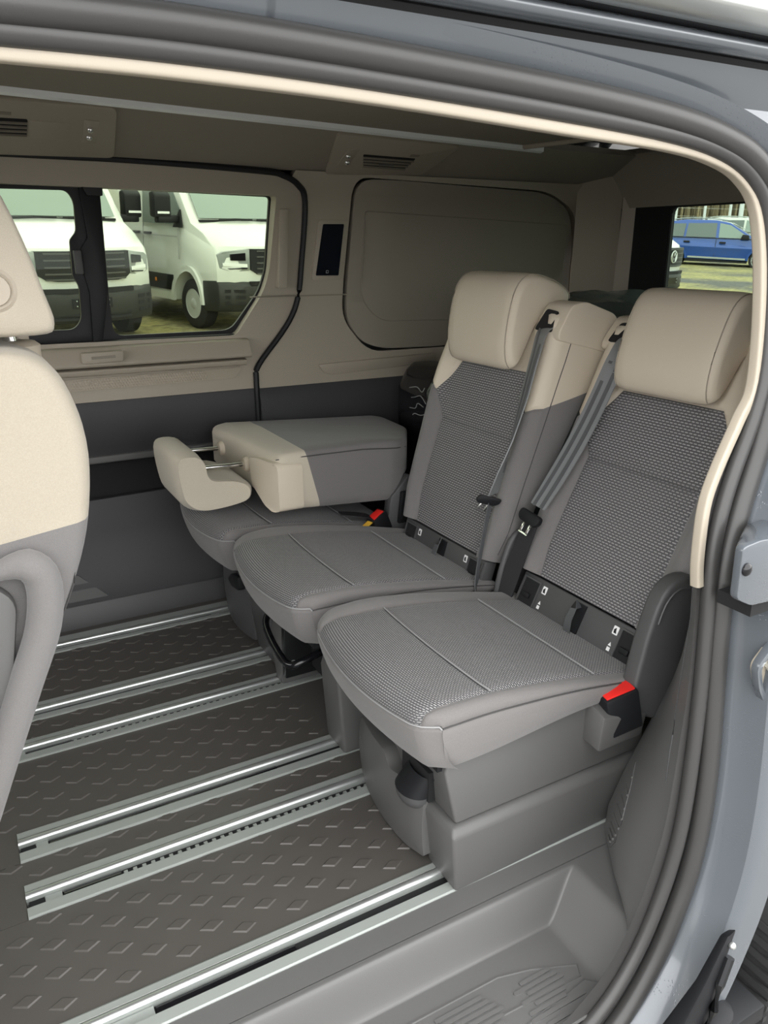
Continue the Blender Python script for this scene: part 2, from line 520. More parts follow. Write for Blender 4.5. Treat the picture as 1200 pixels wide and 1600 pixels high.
for i, (a, c, b) in enumerate(RAILS):
    x0, x1 = -0.04, 1.75
    r = MB().box(x0, x1, a + .004, b - .004, -0.044, -0.030).build('rail', 'black_matte', floor)
    m = MB().prism([(a, -.030), (a, .0015), (a + .003, .003), (c - .0125, .003), (c - .0115, -.002), (c - .0115, -.030)], 'x', x0, x1).build('flange', 'aluminium', r, smooth=20)
    m = MB().prism([(b, -.030), (b, .0015), (b - .003, .003), (c + .0295, .003), (c + .0275, .001), (c + .0115, .001), (c + .0115, -.030)], 'x', x0, x1).build('flange', 'aluminium', r, smooth=20)
    rp = [(c + .020 + .0085 * math.cos(t * math.pi / 8), .001 + .0065 * math.sin(t * math.pi / 8)) for t in range(9)]
    MB().prism(rp, 'x', x0, x1).build('ridge', 'aluminium_bright', r, smooth=50)
    cv = COVERS[i]
    MB().box(x0 + .03, x1, c - .0114, c + .0114, -.029, -.010).build('slot_shade', 'black_matte', r)  # black bar filling the slot, painted as the shade inside it
    MB().prism(rpoly([(c - .0085, -.02), (c + .0085, -.02), (c + .0085, -.004), (c - .0085, -.004)], .005, 3), 'x', *cv).build('slot_cover', 'black_gloss', r)
    MB().box(x0 + .004, x0 + .03, c - .0105, c + .0105, -.02, -.006).build('slot_stop', 'black_plastic', r)
    MB().box(x0 + .031, cv[0] - .003, c - .0105, c + .0105, -.02, -.005).build('slot_plate', 'aluminium', r)
    if i in (1, 3):
        n = 0
        x = cv[1] + .008
        while x < 0.66:
            t = bpy.data.objects.new('tooth', tmesh); COL.objects.link(t); t.parent = r
            t.location = (x, c, -.014); x += 0.0172
    MB().box(-1.2, x0 - .0005, a + .001, b - .001, -0.044, 0.0).build('rail_cover', 'floor_vinyl', r)

# step well beside the door
def step_z(x, y):
    t = min(sstep(0, 1, (0.853 - y) / 0.03), sstep(0, 1, (0.892 - x) / 0.085))
    return -0.085 * t
m = MB()
xs = [-1.2, -0.6, -0.1, 0.2, 0.4, 0.55, 0.65, 0.72, 0.76, 0.79] + [0.80 + 0.006 * k for k in range(18)] + [0.93, 0.99, 1.15]
ys = [0.652, 0.66, 0.70, 0.74, 0.78, 0.80] + [0.815 + 0.003 * k for k in range(15)] + [0.8628]
m.loft([[(x, y, step_z(x, y)) for y in ys] for x in xs], closed=False)
step = m.build('entry_step', 'trim_grey', smooth=80)
tag(step, 'grey moulded entry step tray below the cabin floor at the door sill', kind='structure')
def rib(x0, x1, y, w=0.0035): return MB().prism(rpoly([(x0, y - w), (x1, y - w), (x1, y + w), (x0, y + w)], w, 3), 'z', -0.086, -0.0825)
for blk, (xa, xb, ya, yb, n) in enumerate([(0.665, 0.765, 0.700, 0.752, 6), (0.50, 0.635, 0.690, 0.765, 8), (0.30, 0.47, 0.69, 0.77, 8), (0.66, 0.78, 0.655, 0.688, 3)]):
    for k in range(n):
        y = ya + (yb - ya) * k / (n - 1)
        rib(xa + 0.02 * (k % 2), xb - 0.012 * abs(k - n / 2) * 0.6, y).build('tread_rib', 'trim_grey', step)
MB().tube([(0.30, .783, -.085), (0.66, .783, -.085), (0.72, .768, -.085), (0.80, .735, -.085), (0.79, .716, -.085), (0.62, .722, -.085)], 0.0022, 6).build('tread_outline', 'grey_plastic', step)
MB().tube([(0.62, .684, -.085), (0.79, .708, -.085), (0.808, .690, -.085), (0.74, .655, -.085), (.62, .645, -.085)], 0.0022, 6).build('tread_outline', 'grey_plastic', step)

# ================================================================== FAR WALL (the opposite sliding door and the quarter panel)
def Wq(z): return lerp([0, .69, .78, .86, 1.05, 1.28, 1.35], [2.372, 2.385, 2.400, 2.410, 2.412, 2.392, 2.368], z)
WIN = rpoly([(-0.35, 1.286), (0.948, 1.274), (0.921, 1.053), (0.897, 0.987), (0.798, 0.858), (-0.35, 0.864)], [0, .012, .02, .04, .02, 0])
wall = plate('wall_far', [(-1.2, -.08), (2.33, -.08), (2.33, 1.40), (-1.2, 1.40)], [[(x, z) for x, z in rpoly([(-0.45, 1.30), (0.97, 1.29), (0.97, 1.0), (0.81, 0.845), (-0.45, 0.845)], .02)]],
             lambda u, v, d: (u, 2.475 + d, v), 'black_matte', thick=0.03)
tag(wall, 'far cabin side with beige and dark grey door trim around a sliding window', kind='structure')
SEALF = [(-1.1, 1.353), (0.187, 1.351), (0.508, 1.35), (0.881, 1.339), (0.962, 1.329), (1.014, 1.303), (1.038, 1.258), (1.028, 1.097), (1.01, 0.969), (0.964, 0.879), (0.861, 0.766), (0.846, 0.72), (0.844, 0.60), (0.846, 0.30), (0.85, 0.0)]
sm = [(p.x, p.y) for p in cr([(a, b, 0) for a, b in SEALF], 5)]
up = [q for q in sm if q[1] >= 0.692]
dt = plate('door_trim', [(-1.1, 0.69)] + up + [(0.845, 0.69)], [WIN], lambda u, v, d: (u, Wq(v) + d, v), 'beige_plastic', wall, thick=0.045, vs=(.74, .78, .82, .86, .95, 1.05, 1.15, 1.22, 1.28, 1.32), us=(0, .4, .8))
plate('quarter_trim', [(2.20, 0.69)] + [(2.20, 1.345)] + [(1.0, 1.345)] + [q for q in up if q[0] > 0.95 and q[1] < 1.325] + [q for q in up if q[0] <= 0.95 and q[1] < 0.9] + [(0.845, 0.69)],
      [rpoly([(1.205, 1.335), (2.00, 1.318), (2.165, 1.25), (2.165, 0.78), (1.26, 0.78), (1.165, 0.90)], [.05, .06, .08, .02, .06, .05], 5)], lambda u, v, d: (u, Wq(v) - 0.012 + d, v), 'beige_plastic', wall, thick=0.035, vs=(.74, .78, .86, .95, 1.05, 1.15, 1.28), us=(1.2, 1.5, 1.8))
MB().tube([(x, Wq(z) - 0.012, z) for x, z in sm], 0.0095, 8).build('door_seal', 'black_plastic', wall)
# lower dark panels
plate('lower_panel', [(-1.1, 0.07), (0.842, 0.07), (0.842, 0.385), (-1.1, 0.355)], [], lambda u, v, d: (u, lerp([.07, .13, .16, .26, .28, .385], [2.352, 2.354, 2.366, 2.385, 2.40, 2.430], v) + d, v), 'door_grey', wall, thick=.02, vs=(.13, .16, .26, .28))
MB().prism([(2.335, -.005), (2.352, .07), (2.40, .07), (2.40, -.005)], 'x', -1.1, 1.3).build('kick_plate', 'dark_plastic', wall, bevel=.004)
plate('upper_panel', [(-1.1, 0.515), (0.842, 0.515), (0.842, 0.689), (-1.1, 0.689)], [], lambda u, v, d: (u, lerp([.515, .54, .56, .66, .689], [2.405, 2.40, 2.388, 2.376, 2.384], v) + d, v), 'door_grey', wall, thick=.03, vs=(.54, .56, .62, .66))
MB().prism(rpoly([(2.392, .500), (2.392, .522), (2.45, .530), (2.45, .502)], .005), 'x', -1.1, 0.842).build('pocket_lip', 'grey_plastic', wall)
MB().box(-1.1, 0.842, 2.462, 2.474, .33, .53).build('door_pocket', 'black_matte', wall)
plate('quarter_lower', [(0.85, 0.0), (2.2, 0.0), (2.2, 0.689), (0.85, 0.689)], [], lambda u, v, d: (u, lerp([0, .5, .60, .66, .689], [2.35, 2.36, 2.350, 2.358, 2.375], v) + d, v), 'door_grey', wall, thick=.03, vs=(.5, .56, .60, .64, .66))
plate('speaker_grille', [(0.12, 0.085), (0.31, 0.085), (0.23, 0.165), (0.12, 0.165)], [], lambda u, v, d: (u, lerp([.07, .13, .16, .26], [2.347, 2.349, 2.361, 2.38], v) + d, v), 'rubber', wall, thick=.004)
# beige ledges under the window
MB().prism(rpoly([(2.368, .792), (2.362, .800), (2.385, .846), (2.42, .850), (2.42, .792)], .006), 'x', -1.1, 0.83).build('window_ledge', 'beige_plastic', wall)
MB().prism(rpoly([(2.372, .768), (2.366, .785), (2.41, .79), (2.41, .765)], .005), 'x', -1.1, 0.815).build('ledge_moulding', 'beige_plastic', wall)
plate('pattern_strip', rpoly([(-1.1, 0.716), (0.775, 0.727), (0.80, 0.752), (0.80, 0.760), (-1.1, 0.756)], [0, .01, .005, .005, 0]), [], lambda u, v, d: (u, Wq(v) - 0.006 + d, v), 'beige_lip', wall, thick=.006, bevel=.0015)
dotm = MB().loft([[(-.0035, 0, -.0026), (0, 0, -.0046), (.0035, 0, -.0026), (.0035, 0, .0026), (0, 0, .0046), (-.0035, 0, .0026)], [(-.002, -.0018, -.0015), (0, -.0018, -.003), (.002, -.0018, -.0015), (.002, -.0018, .0015), (0, -.0018, .003), (-.002, -.0018, .0015)]])
mm = MB()
for i in range(78):
    for j in range(4):
        x = 0.05 + i * 0.0082 + (j % 2) * 0.0041; z = 0.727 + j * 0.0078 + (x - .05) * 0.006
        if x > 0.69 - j * .004: continue
        mm.add([(a + x, b + Wq(z) - 0.0055, c + z) for a, b, c in dotm.v], dotm.f)
tag(mm.build('pattern_studs', 'beige_lip', wall, smooth=20), kind='stuff')
g = MB().prism(rpoly([(0.318, 0.806), (0.432, 0.808), (0.436, 0.838), (0.320, 0.836)], .006), 'y', 2.352, 2.380).build('grip_bezel', 'beige_plastic', wall, bevel=.002)
MB().prism(rpoly([(0.345, 0.818), (0.412, 0.819), (0.412, 0.827), (0.345, 0.826)], .002), 'y', 2.3495, 2.353).build('grip_slot', 'beige_dark', g)
MB().prism([(1.065, .752), (1.53, .762), (1.53, .727), (1.115, .712), (1.085, .722)], 'y', Wq(.75) - .020, Wq(.75)).build('quarter_moulding', 'beige_plastic', wall, bevel=.005)
MB().prism(rpoly([(0.957, 1.235), (0.985, 1.235), (0.968, 1.00), (0.938, 1.00)], .004), 'y', 2.385, 2.42).build('pillar_moulding', 'beige_plastic', wall, bevel=.003)
MB().box(0.85, 1.215, Wq(.97) - .0145, Wq(.97), .972, .976).build('trim_joint', 'beige_dark', wall)
plate('quarter_backing', [(1.10, 0.74), (2.19, 0.74), (2.19, 1.345), (1.10, 1.345)], [], lambda u, v, d: (u, 2.440 + d, v), 'black_matte', wall, thick=.01)

# cantrail above the far wall
def can(u, t, d):
    return (u, 2.37 - 0.926 * t + 0.377 * d, 1.345 + 0.377 * t + 0.926 * d)
plate('cantrail_trim', [(-1.2, 0), (2.30, 0), (2.30, 0.215), (1.80, 0.225), (1.014, 0.268), (0.185, 0.305), (-1.2, 0.35)], [], can, 'headliner', wall, thick=0.02, us=(0, .5, 1.0, 1.5))

# ================================================================== WINDOW 1, sliding window of the far door
win = empty('window_1', (0.35, 2.43, 0.86), 'sliding side window with black frame and latch in the far door', kind='structure')
HOLE = rpoly([(-0.30, 1.268), (0.345, 1.272), (0.360, 1.245), (0.357, 1.165), (0.337, 1.143), (0.333, 1.045), (0.347, 1.018), (0.343, 0.925), (0.320, 0.897), (-0.30, 0.899)], [.02, .02, .02, .012, .008, .008, .012, .02, .03, .02], 4)
plate('sliding_frame', [(-0.36, 1.29), (0.40, 1.29), (0.385, 0.858), (-0.36, 0.862)], [HOLE], lambda u, v, d: (u, 2.427 + d, v), 'black_plastic', win, thick=.016, bevel=.004)
plate('outer_frame', rpoly([(-0.36, 1.30), (0.965, 1.288), (0.935, 1.04), (0.91, 0.978), (0.806, 0.846), (-0.36, 0.850)], .01), [rpoly([(0.425, 1.281), (0.944, 1.272), (0.917, 1.056), (0.893, 0.992), (0.792, 0.872), (0.43, 0.872)], [.01, .012, .02, .04, .03, .03], 4), [(-.355, 1.285), (0.39, 1.285), (.38, .866), (-.355, .866)]],
      lambda u, v, d: (u, 2.4435 + d, v), 'black_plastic', win, thick=.012)
MB().prism([(0.375, 1.287), (0.432, 1.283), (0.425, 1.0), (0.392, 0.858), (0.365, 0.858), (0.372, 1.0), (.362, 1.05), (.362, 1.12), (.385, 1.15)], 'y', 2.418, 2.427).build('sash', 'black_plastic', win, bevel=.003)
MB().prism(rpoly([(0.340, 1.115), (0.362, 1.115), (0.362, 1.050), (0.340, 1.050)], .004), 'y', 2.409, 2.427).build('latch', 'dark_plastic', win, bevel=.003)
MB().prism(rpoly([(0.372, 1.300), (0.436, 1.298), (0.434, 1.258), (0.392, 1.258)], .004), 'y', 2.395, 2.427).build('frame_clip', 'black_plastic', win, bevel=.003)
MB().box(-0.35, 0.81, 2.415, 2.44, .8505, .862).build('window_rail', 'black_plastic', win, bevel=.002)
plate('pane', [(-.35, 1.285), (.40, 1.285), (.385, .862), (-.35, .862)], [], lambda u, v, d: (u, 2.4435 + d, v), 'pane_tint', win, thick=.004)
plate('pane', [(.395, 1.283), (.96, 1.283), (.932, 1.04), (.906, .98), (.80, .852), (.395, .852)], [], lambda u, v, d: (u, 2.457 + d, v), 'pane_tint', win, thick=.004)

# ================================================================== CEILING
def zc(x): return 1.4634 - 0.01846 * x
def Yst(x): return lerp([-1.2, 0.185, 1.014, 1.80, 2.2], [2.045, 2.087, 2.121, 2.161, 2.17], x)
ceil = plate('ceiling', [(-1.2, 0.93), (1.86, 0.93), (1.79, 1.62), (1.70, Yst(1.70)), (1.014, Yst(1.014)), (0.185, Yst(.185)), (-1.2, 2.045)], [], lambda u, v, d: (u, v, zc(u) + d), 'headliner', thick=0.03, us=(0, .6, 1.2), vs=(1.3, 1.7))
tag(ceil, 'beige fabric headliner over the cabin', kind='structure')
MB().sweep([(x, Yst(x) + .001, zc(x) - .003) for x in (-1.2, 0.185, 1.014, 1.79)], [(-.007, -.013), (.007, -.009), (.007, .004), (-.007, .004)], (0, 0, 1)).build('light_strip', 'lamp_white', ceil)
MB().tube([(1.865, .95, zc(1.8) - .004), (1.795, 1.62, zc(1.78) - .004), (1.705, 2.15, zc(1.74) - .004)], .008, 8).build('headliner_edge', 'beige_plastic', ceil)
MB().box(1.70, 2.36, 0.85, 2.26, 1.475, 1.49).build('roof_panel', 'black_matte', ceil)
plate('rear_header', [(0.85, 0.0), (2.34, 0.0), (2.34, 1.0), (0.85, 1.0)], [], lambda u, v, d: (lerp([0, .25, 1], [2.30, 2.285, 2.215], v) + d, u, lerp([0, .25, 1], [1.262, 1.30, 1.428 + .012 * max(0, (u - 1.7))], v) + d), 'headliner', ceil, thick=.02, vs=(.1, .25, .6))
plate('near_cantrail', [(-1.2, 0), (2.3, 0), (2.3, 1), (-1.2, 1)], [], lambda u, v, d: (u, 0.815 + v * .125 - d, 1.28 + v * .175 + d), 'headliner', ceil, thick=.015)

# ================================================================== TAIL END
wr = plate('wall_rear', [(0.82, -.08), (2.36, -.08), (2.36, 1.29), (0.82, 1.29)], [rpoly([(1.0, 0.84), (2.072, 0.84), (2.062, 0.95), (2.068, 1.262), (1.0, 1.262)], [.05, .05, .01, .03, .05])], lambda u, v, d: (2.315 + d, u, v), 'black_plastic', thick=.02)
tag(wr, 'black framed tailgate at the rear of the cabin', kind='structure')
plate('pillar_trim', [(-.03, .30), (.14, .30), (.14, 1.41), (-.03, 1.41)], [], lambda u, v, d: (2.165 + u * .85 + d, 2.352 - u * .52 + d, v), 'beige_plastic', wr, thick=.02)
plate('pillar_edge', [(0, .66), (.035, .66), (.050, 1.30), (0.01, 1.30)], [], lambda u, v, d: (2.273 + u + d, 2.284 - u * 1.1 + d, v), 'beige_lip', wr, thick=.02)
w2 = empty('window_2', (2.31, 1.5, .84), 'tailgate window behind the rear seats', kind='structure')
plate('pane', [(0.98, 0.82), (2.09, 0.82), (2.09, 1.28), (0.98, 1.28)], [], lambda u, v, d: (2.337 + d, u, v), 'pane_clear', w2, thick=.004)
MB().tube([(2.316, y, z) for y, z in rpoly([(1.0, 0.84), (2.072, 0.84), (2.062, 0.95), (2.068, 1.262), (1.0, 1.262)], [.05, .05, .01, .03, .05])], .006, 6, closed=True).build('window_gasket', 'black_matte', w2)

# near side behind the door opening
wn = plate('wall_near', [(1.16, -.25), (2.33, -.25), (2.33, 1.32), (1.16, 1.32)], [], lambda u, v, d: (u, lerp([-.3, .4, 1.3], [.76, .79, .86], v) - d, v), 'beige_plastic', thick=.03, vs=(.1, .4, .8, 1.1))
tag(wn, 'cabin side panel behind the open door frame', kind='structure')

# the cab in front of the door opening, out of view: dash wall with the windscreen opening, and the front door
wf = plate('wall_front', [(0.60, -.3), (2.50, -.3), (2.50, 1.40), (0.60, 1.40)], [[(0.80, .80), (2.30, .80), (2.20, 1.33), (0.90, 1.33)]], lambda u, v, d: (-1.30 - d, u, v), 'dark_plastic', thick=.03)
tag(wf, 'dashboard end of the cab with the windscreen opening', kind='structure')
wd = plate('wall_cab', [(-1.3, -.25), (-.22, -.25), (-.22, 1.33), (-1.3, 1.33)], [[(-1.25, .80), (-.38, .80), (-.40, 1.22), (-1.05, 1.22)]], lambda u, v, d: (u, lerp([-.3, .4, 1.3], [.66, .68, .77], v) + d, v), 'beige_plastic', thick=.04, vs=(.4,))
tag(wd, 'front cab door ahead of the sliding door opening', kind='structure')

# ================================================================== DOOR FRAME (aperture) : seal, beige lip, painted jamb
TUBE = [(-1.0, .772, 1.285), (-.4, .771, 1.297), (0.01, 0.77, 1.302), (0.076, 0.77, 1.304), (0.232, 0.771, 1.307), (0.427, 0.77, 1.302), (0.681, 0.769, 1.29), (0.84, 0.766, 1.276), (0.936, 0.764, 1.259), (1.002, 0.76, 1.234), (1.052, 0.753, 1.187), (1.071, 0.742, 1.11), (1.072, 0.729, 1.021), (1.06, 0.716, 0.929), (1.029, 0.704, 0.838), (0.994, 0.694, 0.756), (0.966, 0.683, 0.673), (0.957, 0.672, 0.573), (0.954, 0.661, 0.468), (0.952, 0.65, 0.357), (0.947, 0.643, 0.266), (0.939, 0.64, 0.181), (0.922, 0.64, 0.094), (0.879, 0.64, -0.022), (0.804, 0.64, -0.124), (.70, .64, -.175), (.5, .64, -.195), (-.6, .64, -.20)]
TP = cr(TUBE, 5)
frame = empty('trim_1', (0.95, 0.68, 0.0), 'rubber sealed sliding door frame with beige inner lip', kind='structure')
MB().tube(TP, 0.0165, 14, up=(0, 1, 0)).build('door_seal', 'rubber', frame, smooth=80)
LIP = [(-1.0, .772, 1.262), (-.4, .77, 1.268), (0.072, 0.766, 1.271), (0.228, 0.766, 1.271), (0.424, 0.765, 1.266), (0.68, 0.763, 1.253), (0.84, 0.762, 1.245), (0.924, 0.76, 1.234), (0.983, 0.757, 1.213), (1.011, 0.75, 1.169), (1.023, 0.735, 1.067), (1.016, 0.717, 0.933), (0.985, 0.71, 0.88), (0.940, 0.701, 0.812), (0.915, 0.694, 0.76), (0.905, 0.685, 0.685), (0.906, 0.68, 0.641)]
LIP = [(p[0] + (.016 * (1 - sstep(1.15, 1.24, p[2]))), p[1], p[2]) for p in LIP]
MB().sweep(cr([Vector(p) + Vector((0, .012, 0)) for p in LIP], 5), rpoly([(-.007, -.006), (.007, -.006), (.006, .012), (-.006, .012)], .004, 3), (0, 1, 0)).build('inner_lip', 'beige_lip', frame, smooth=80)
INNER = [(0.917, 0.670, 0.565), (0.910, 0.660, 0.461), (0.896, 0.652, 0.354), (0.884, 0.646, 0.243), (0.855, 0.644, 0.13), (0.806, 0.642, 0.02), (0.708, 0.64, -0.06), (.5, .64, -.10), (-.6, .64, -.105)]
def resample(P, n):
    P = [Vector(p) for p in P]; d = [0]
    for a, b in zip(P, P[1:]): d.append(d[-1] + (b - a).length)
    return [Vector([lerp(d, [p[k] for p in P], d[-1] * i / (n - 1)) for k in range(3)]) for i in range(n)]
# the seal follows the lip: pair the two curves stretch by stretch
LI = [Vector(p) for p in cr(LIP + INNER, 5)]
def nearest(p): return min(LI, key=lambda q: (q - p).length)
IN = [nearest(p) for p in TP]
IN = [sum((IN[max(0, min(len(IN) - 1, i + k))] for k in range(-3, 4)), Vector((0, 0, 0))) / 7 for i in range(len(IN))]
MB().tube([p * .44 + q * .56 + Vector((0, .006, 0)) for p, q in zip(TP, IN)], 0.0115, 12, up=(0, 1, 0)).build('seal_lip', 'rubber', frame, smooth=80)
MB().loft([[tuple(q + Vector((0, .014, 0))), tuple(p * .5 + q * .5 + Vector((0, .014, 0))), tuple(p + Vector((0, .010, 0)))] for p, q in zip(TP, IN)], closed=False).build('seal_base', 'rubber', frame, smooth=80)
cen = Vector((.45, .66, .5))
def ring(p, out, dy):
    q = p - cen; q.y = 0; q.normalize()
    return p + q * out + Vector((0, dy, 0))
def band(name, prof, ptop, mat, i0=0, i1=None, parent=frame):
    m = MB(); rg = []
    for p in TP[i0:i1]:
        k = sstep(1.10, 1.27, p.z)
        rg.append([tuple(ring(p, a * (1 - k) + c * k, b * (1 - k) + d * k)) for (a, b), (c, d) in zip(prof, ptop)])
    m.loft(rg, closed=False)
    return m.build(name, mat, parent, smooth=50)
body = empty('van_body', (1.0, .62, 0), 'blue grey painted van body around the open sliding door, wet with rain', 'van body')
nt_ = [i for i, p in enumerate(TP) if p.x > 1.03][0]
nb_ = max(i for i, p in enumerate(TP) if p.z > -.16)
band('door_jamb', [(-.002, .014), (.012, .006), (.020, -.016), (.027, -.044), (.031, -.070)], [(-.002, .014), (.012, .008), (.020, .004), (.030, -.004), (.040, -.010)], 'paint', parent=body)
nd_ = [i for i, p in enumerate(TP) if i > nt_ and p.z < 1.10][0]
band('jamb_return', [(.031, -.070), (.038, -.078), (.060, -.082), (.10, -.086)], [(.031, -.07)] * 4, 'paint', i0=nd_, parent=body)
def Yap(z): return .64 + .13 * max(0, min(1.2, (z - .2) / 1.1)) ** 1.3
ringo = [ring(p, .006, 0) for p in TP if p.x > .30]
plate('side_panel', [(.30, 1.346), (2.40, 1.346), (2.40, -.26), (.30, -.26)] + [(p.x, p.z) for p in reversed(ringo)], [], lambda u, v, d: (u, (Yap(v) if v < 1.3 else Yap(1.3) - .62 * (v - 1.3)) + .014 + d, v), 'paint_plain', body, thick=.006, vs=(.2, .4, .6, .8, 1.0, 1.1, 1.2, 1.3))
MB().prism([(-1.3, 1.29), (.31, 1.29), (.31, 1.346), (-1.3, 1.346)], 'y', 0, 1).deform(lambda a, b, c: (a, .784 - .62 * (c - 1.3) + .008 * b, c)).build('side_panel', 'paint_plain', body)
# roof edge above the opening, running the length of the van
MB().prism([(.760, 1.340), (.752, 1.347), (.760, 1.356), (.81, 1.356), (.81, 1.340)], 'x', -1.2, 2.4).build('roof_channel', 'black_matte', body)
MB().prism([(.745 + .017 * math.cos(t * math.pi / 8), 1.358 + .010 * math.sin(t * math.pi / 8)) for t in range(16)], 'x', -1.2, 2.4).build('roof_gutter', 'paint_plain', body, smooth=60)
MB().prism([(.742, 1.365), (.722, 1.368), (.725, 1.38), (.76, 1.378)], 'x', -1.2, 2.4).build('roof_groove', 'black_plastic', body)
MB().prism(rpoly([(.733, 1.368), (.705, 1.368), (.684, 1.382), (.70, 1.40), (.76, 1.40)], .006), 'x', -1.2, 2.4).build('roof_rail', 'aluminium_bright', body, smooth=50)
MB().prism([(.715, 1.40), (1.0, 1.50), (1.6, 1.53), (2.2, 1.50), (2.46, 1.42), (2.50, 1.36), (2.52, 1.36), (2.48, 1.44), (2.2, 1.53), (1.6, 1.56), (1.0, 1.53), (.705, 1.42)], 'x', -1.25, 2.42).build('roof', 'paint_plain', body)
# ================================================================== REAR SEATS
CUN = [(0, 0, 1), (.73, .203, 1.0), (.83, .2125, .985), (.90, .2195, .93), (.96, .2235, .85), (1.0, .2250, .75), (1.1, .2265, .5), (1.2, .222, .22), (1.3, .214, 0.0)]
CUP = [(0, 0, 1), (.73, .170, 1.0), (.83, .195, 1.07), (.90, .211, 1.06), (.96, .221, .96), (1.0, .2250, .80), (1.1, .2265, .5), (1.2, .222, .22), (1.3, .214, 0.0)]
CT = [(0, .574, .284), (.03, .561, .302), (.06, .549, .336), (.085, .545, .364), (.11, .553, .386), (.135, .577, .399), (.175, .62, .404), (.30, .745, .398), (.45, .895, .376), (.60, 1.045, .345), (.66, 1.10, .332)]
CRX = cr([(a, b, c) for a, b, c in CT], 6)
def smin(a, b, r=.012):
    h = max(r - abs(a - b), 0) / r
    return min(a, b) - h * h * r * .25
def cush(Yc, dx, dz=0.0):
    T = [p.x for p in CRX]; X = [p.y for p in CRX]; Z = [p.z for p in CRX]
    def fn(u, t, sink):
        c = abs(u) / .225; sg = 1 if u >= 0 else -1
        CU = CUP if u >= 0 else CUN
        y = lerp([q[0] for q in CU], [q[1] for q in CU], c); h = lerp([q[0] for q in CU], [q[2] for q in CU], c)
        x = lerp(T, X, t); z = lerp(T, Z, t)
        fr = 1 - sstep(.12, .34, t)
        x += (.030 * (y / .225) ** 2 + .030 * sstep(.180, .230, y) ** 2) * fr
        zb = .284 + .020 * sstep(.66, .95, x)
        ex = x - lerp(T, X, t)
        zt = lerp(X[12:], Z[12:], max(x, .60)) if t < .15 else z
        zc_ = zb + (zt - zb) * h
        z += .012 * (y / .225) ** 2 * (1 - sstep(.10, .18, t)) * sstep(.02, .06, t)
        z = max(zb, smin(z, zc_)) if c > .75 else z
        if h > 1 and t >= .1: z = max(z, z + (zt - zb) * (h - 1) * sstep(.1, .2, t))
        if c > .75: x = max(x, lerp([.284, .302, .336, .364, .386], [.580, .562, .549, .545, .545], z) + ex)
        y *= 1 - .018 * fr * sstep(.12, .0, t) if False else 1
        if t > .11 and c < .95: z -= sink
        else: x += sink * (1 if t < .11 else 0); y -= sink * (1 if c > .9 else 0)
        return (x + dx, Yc + sg * y, z + dz)
    return fn
def make_cushion(seat, Yc, dx, dz=0.0):
    e = .2925
    regs = [('cushion', [(-.163, .085), (.163, .085), (.163, .66), (-.163, .66)], 'grey_dash_seat'),
            ('side_bolster', [(.163, .085), (.225, .085), (.225, .66), (.163, .66)], 'grey_cloth'),
            ('side_bolster', [(-.163, .085), (-.163, .66), (-.225, .66), (-.225, .085)], 'grey_cloth'),
            ('side_skirt', [(.225, .085), (e, .085), (e, .66), (.225, .66)], 'grey_cloth'),
            ('side_skirt', [(-.225, .085), (-.225, .66), (-e, .66), (-e, .085)], 'grey_cloth'),
            ('front_skirt', [(-e, 0), (e, 0), (e, .085), (-e, .085)], 'grey_cloth')]
    fn = cush(Yc, dx, dz)
    os = skin(seat, -e, e, 52, 0, .66, 60, regs, fn, seams=[((-.163, .26), (.163, .26)), ((-.163, .51), (.163, .51))], gw=.006, gd=.0035)
    for o in os[1:]: o.parent = os[0]
    for tt in (.263, .513):
        MB().tube([Vector(fn(-.163 + .326 * k / 16, tt, -.0008)) for k in range(17)], .0016, 6).build('seam', 'seam_highlight', os[0])
    MB().tube([Vector(fn(-.225 + .45 * k / 30, .0865, .0012)) for k in range(31)], .0016, 6).build('seam', 'seam_highlight', os[0])
    for sg in (-1, 1):
        MB().tube([Vector(fn(sg * .2255, .095 + .56 * k / 24, .0015)) for k in range(25)], .0013, 6).build('seam', 'seam_dark', os[0])
    MB().box(.62 + dx, 1.06 + dx, Yc - .19, Yc + .19, .26 + dz, .31 + dz).build('cushion_pan', 'black_plastic', os[0])
    return os[0]

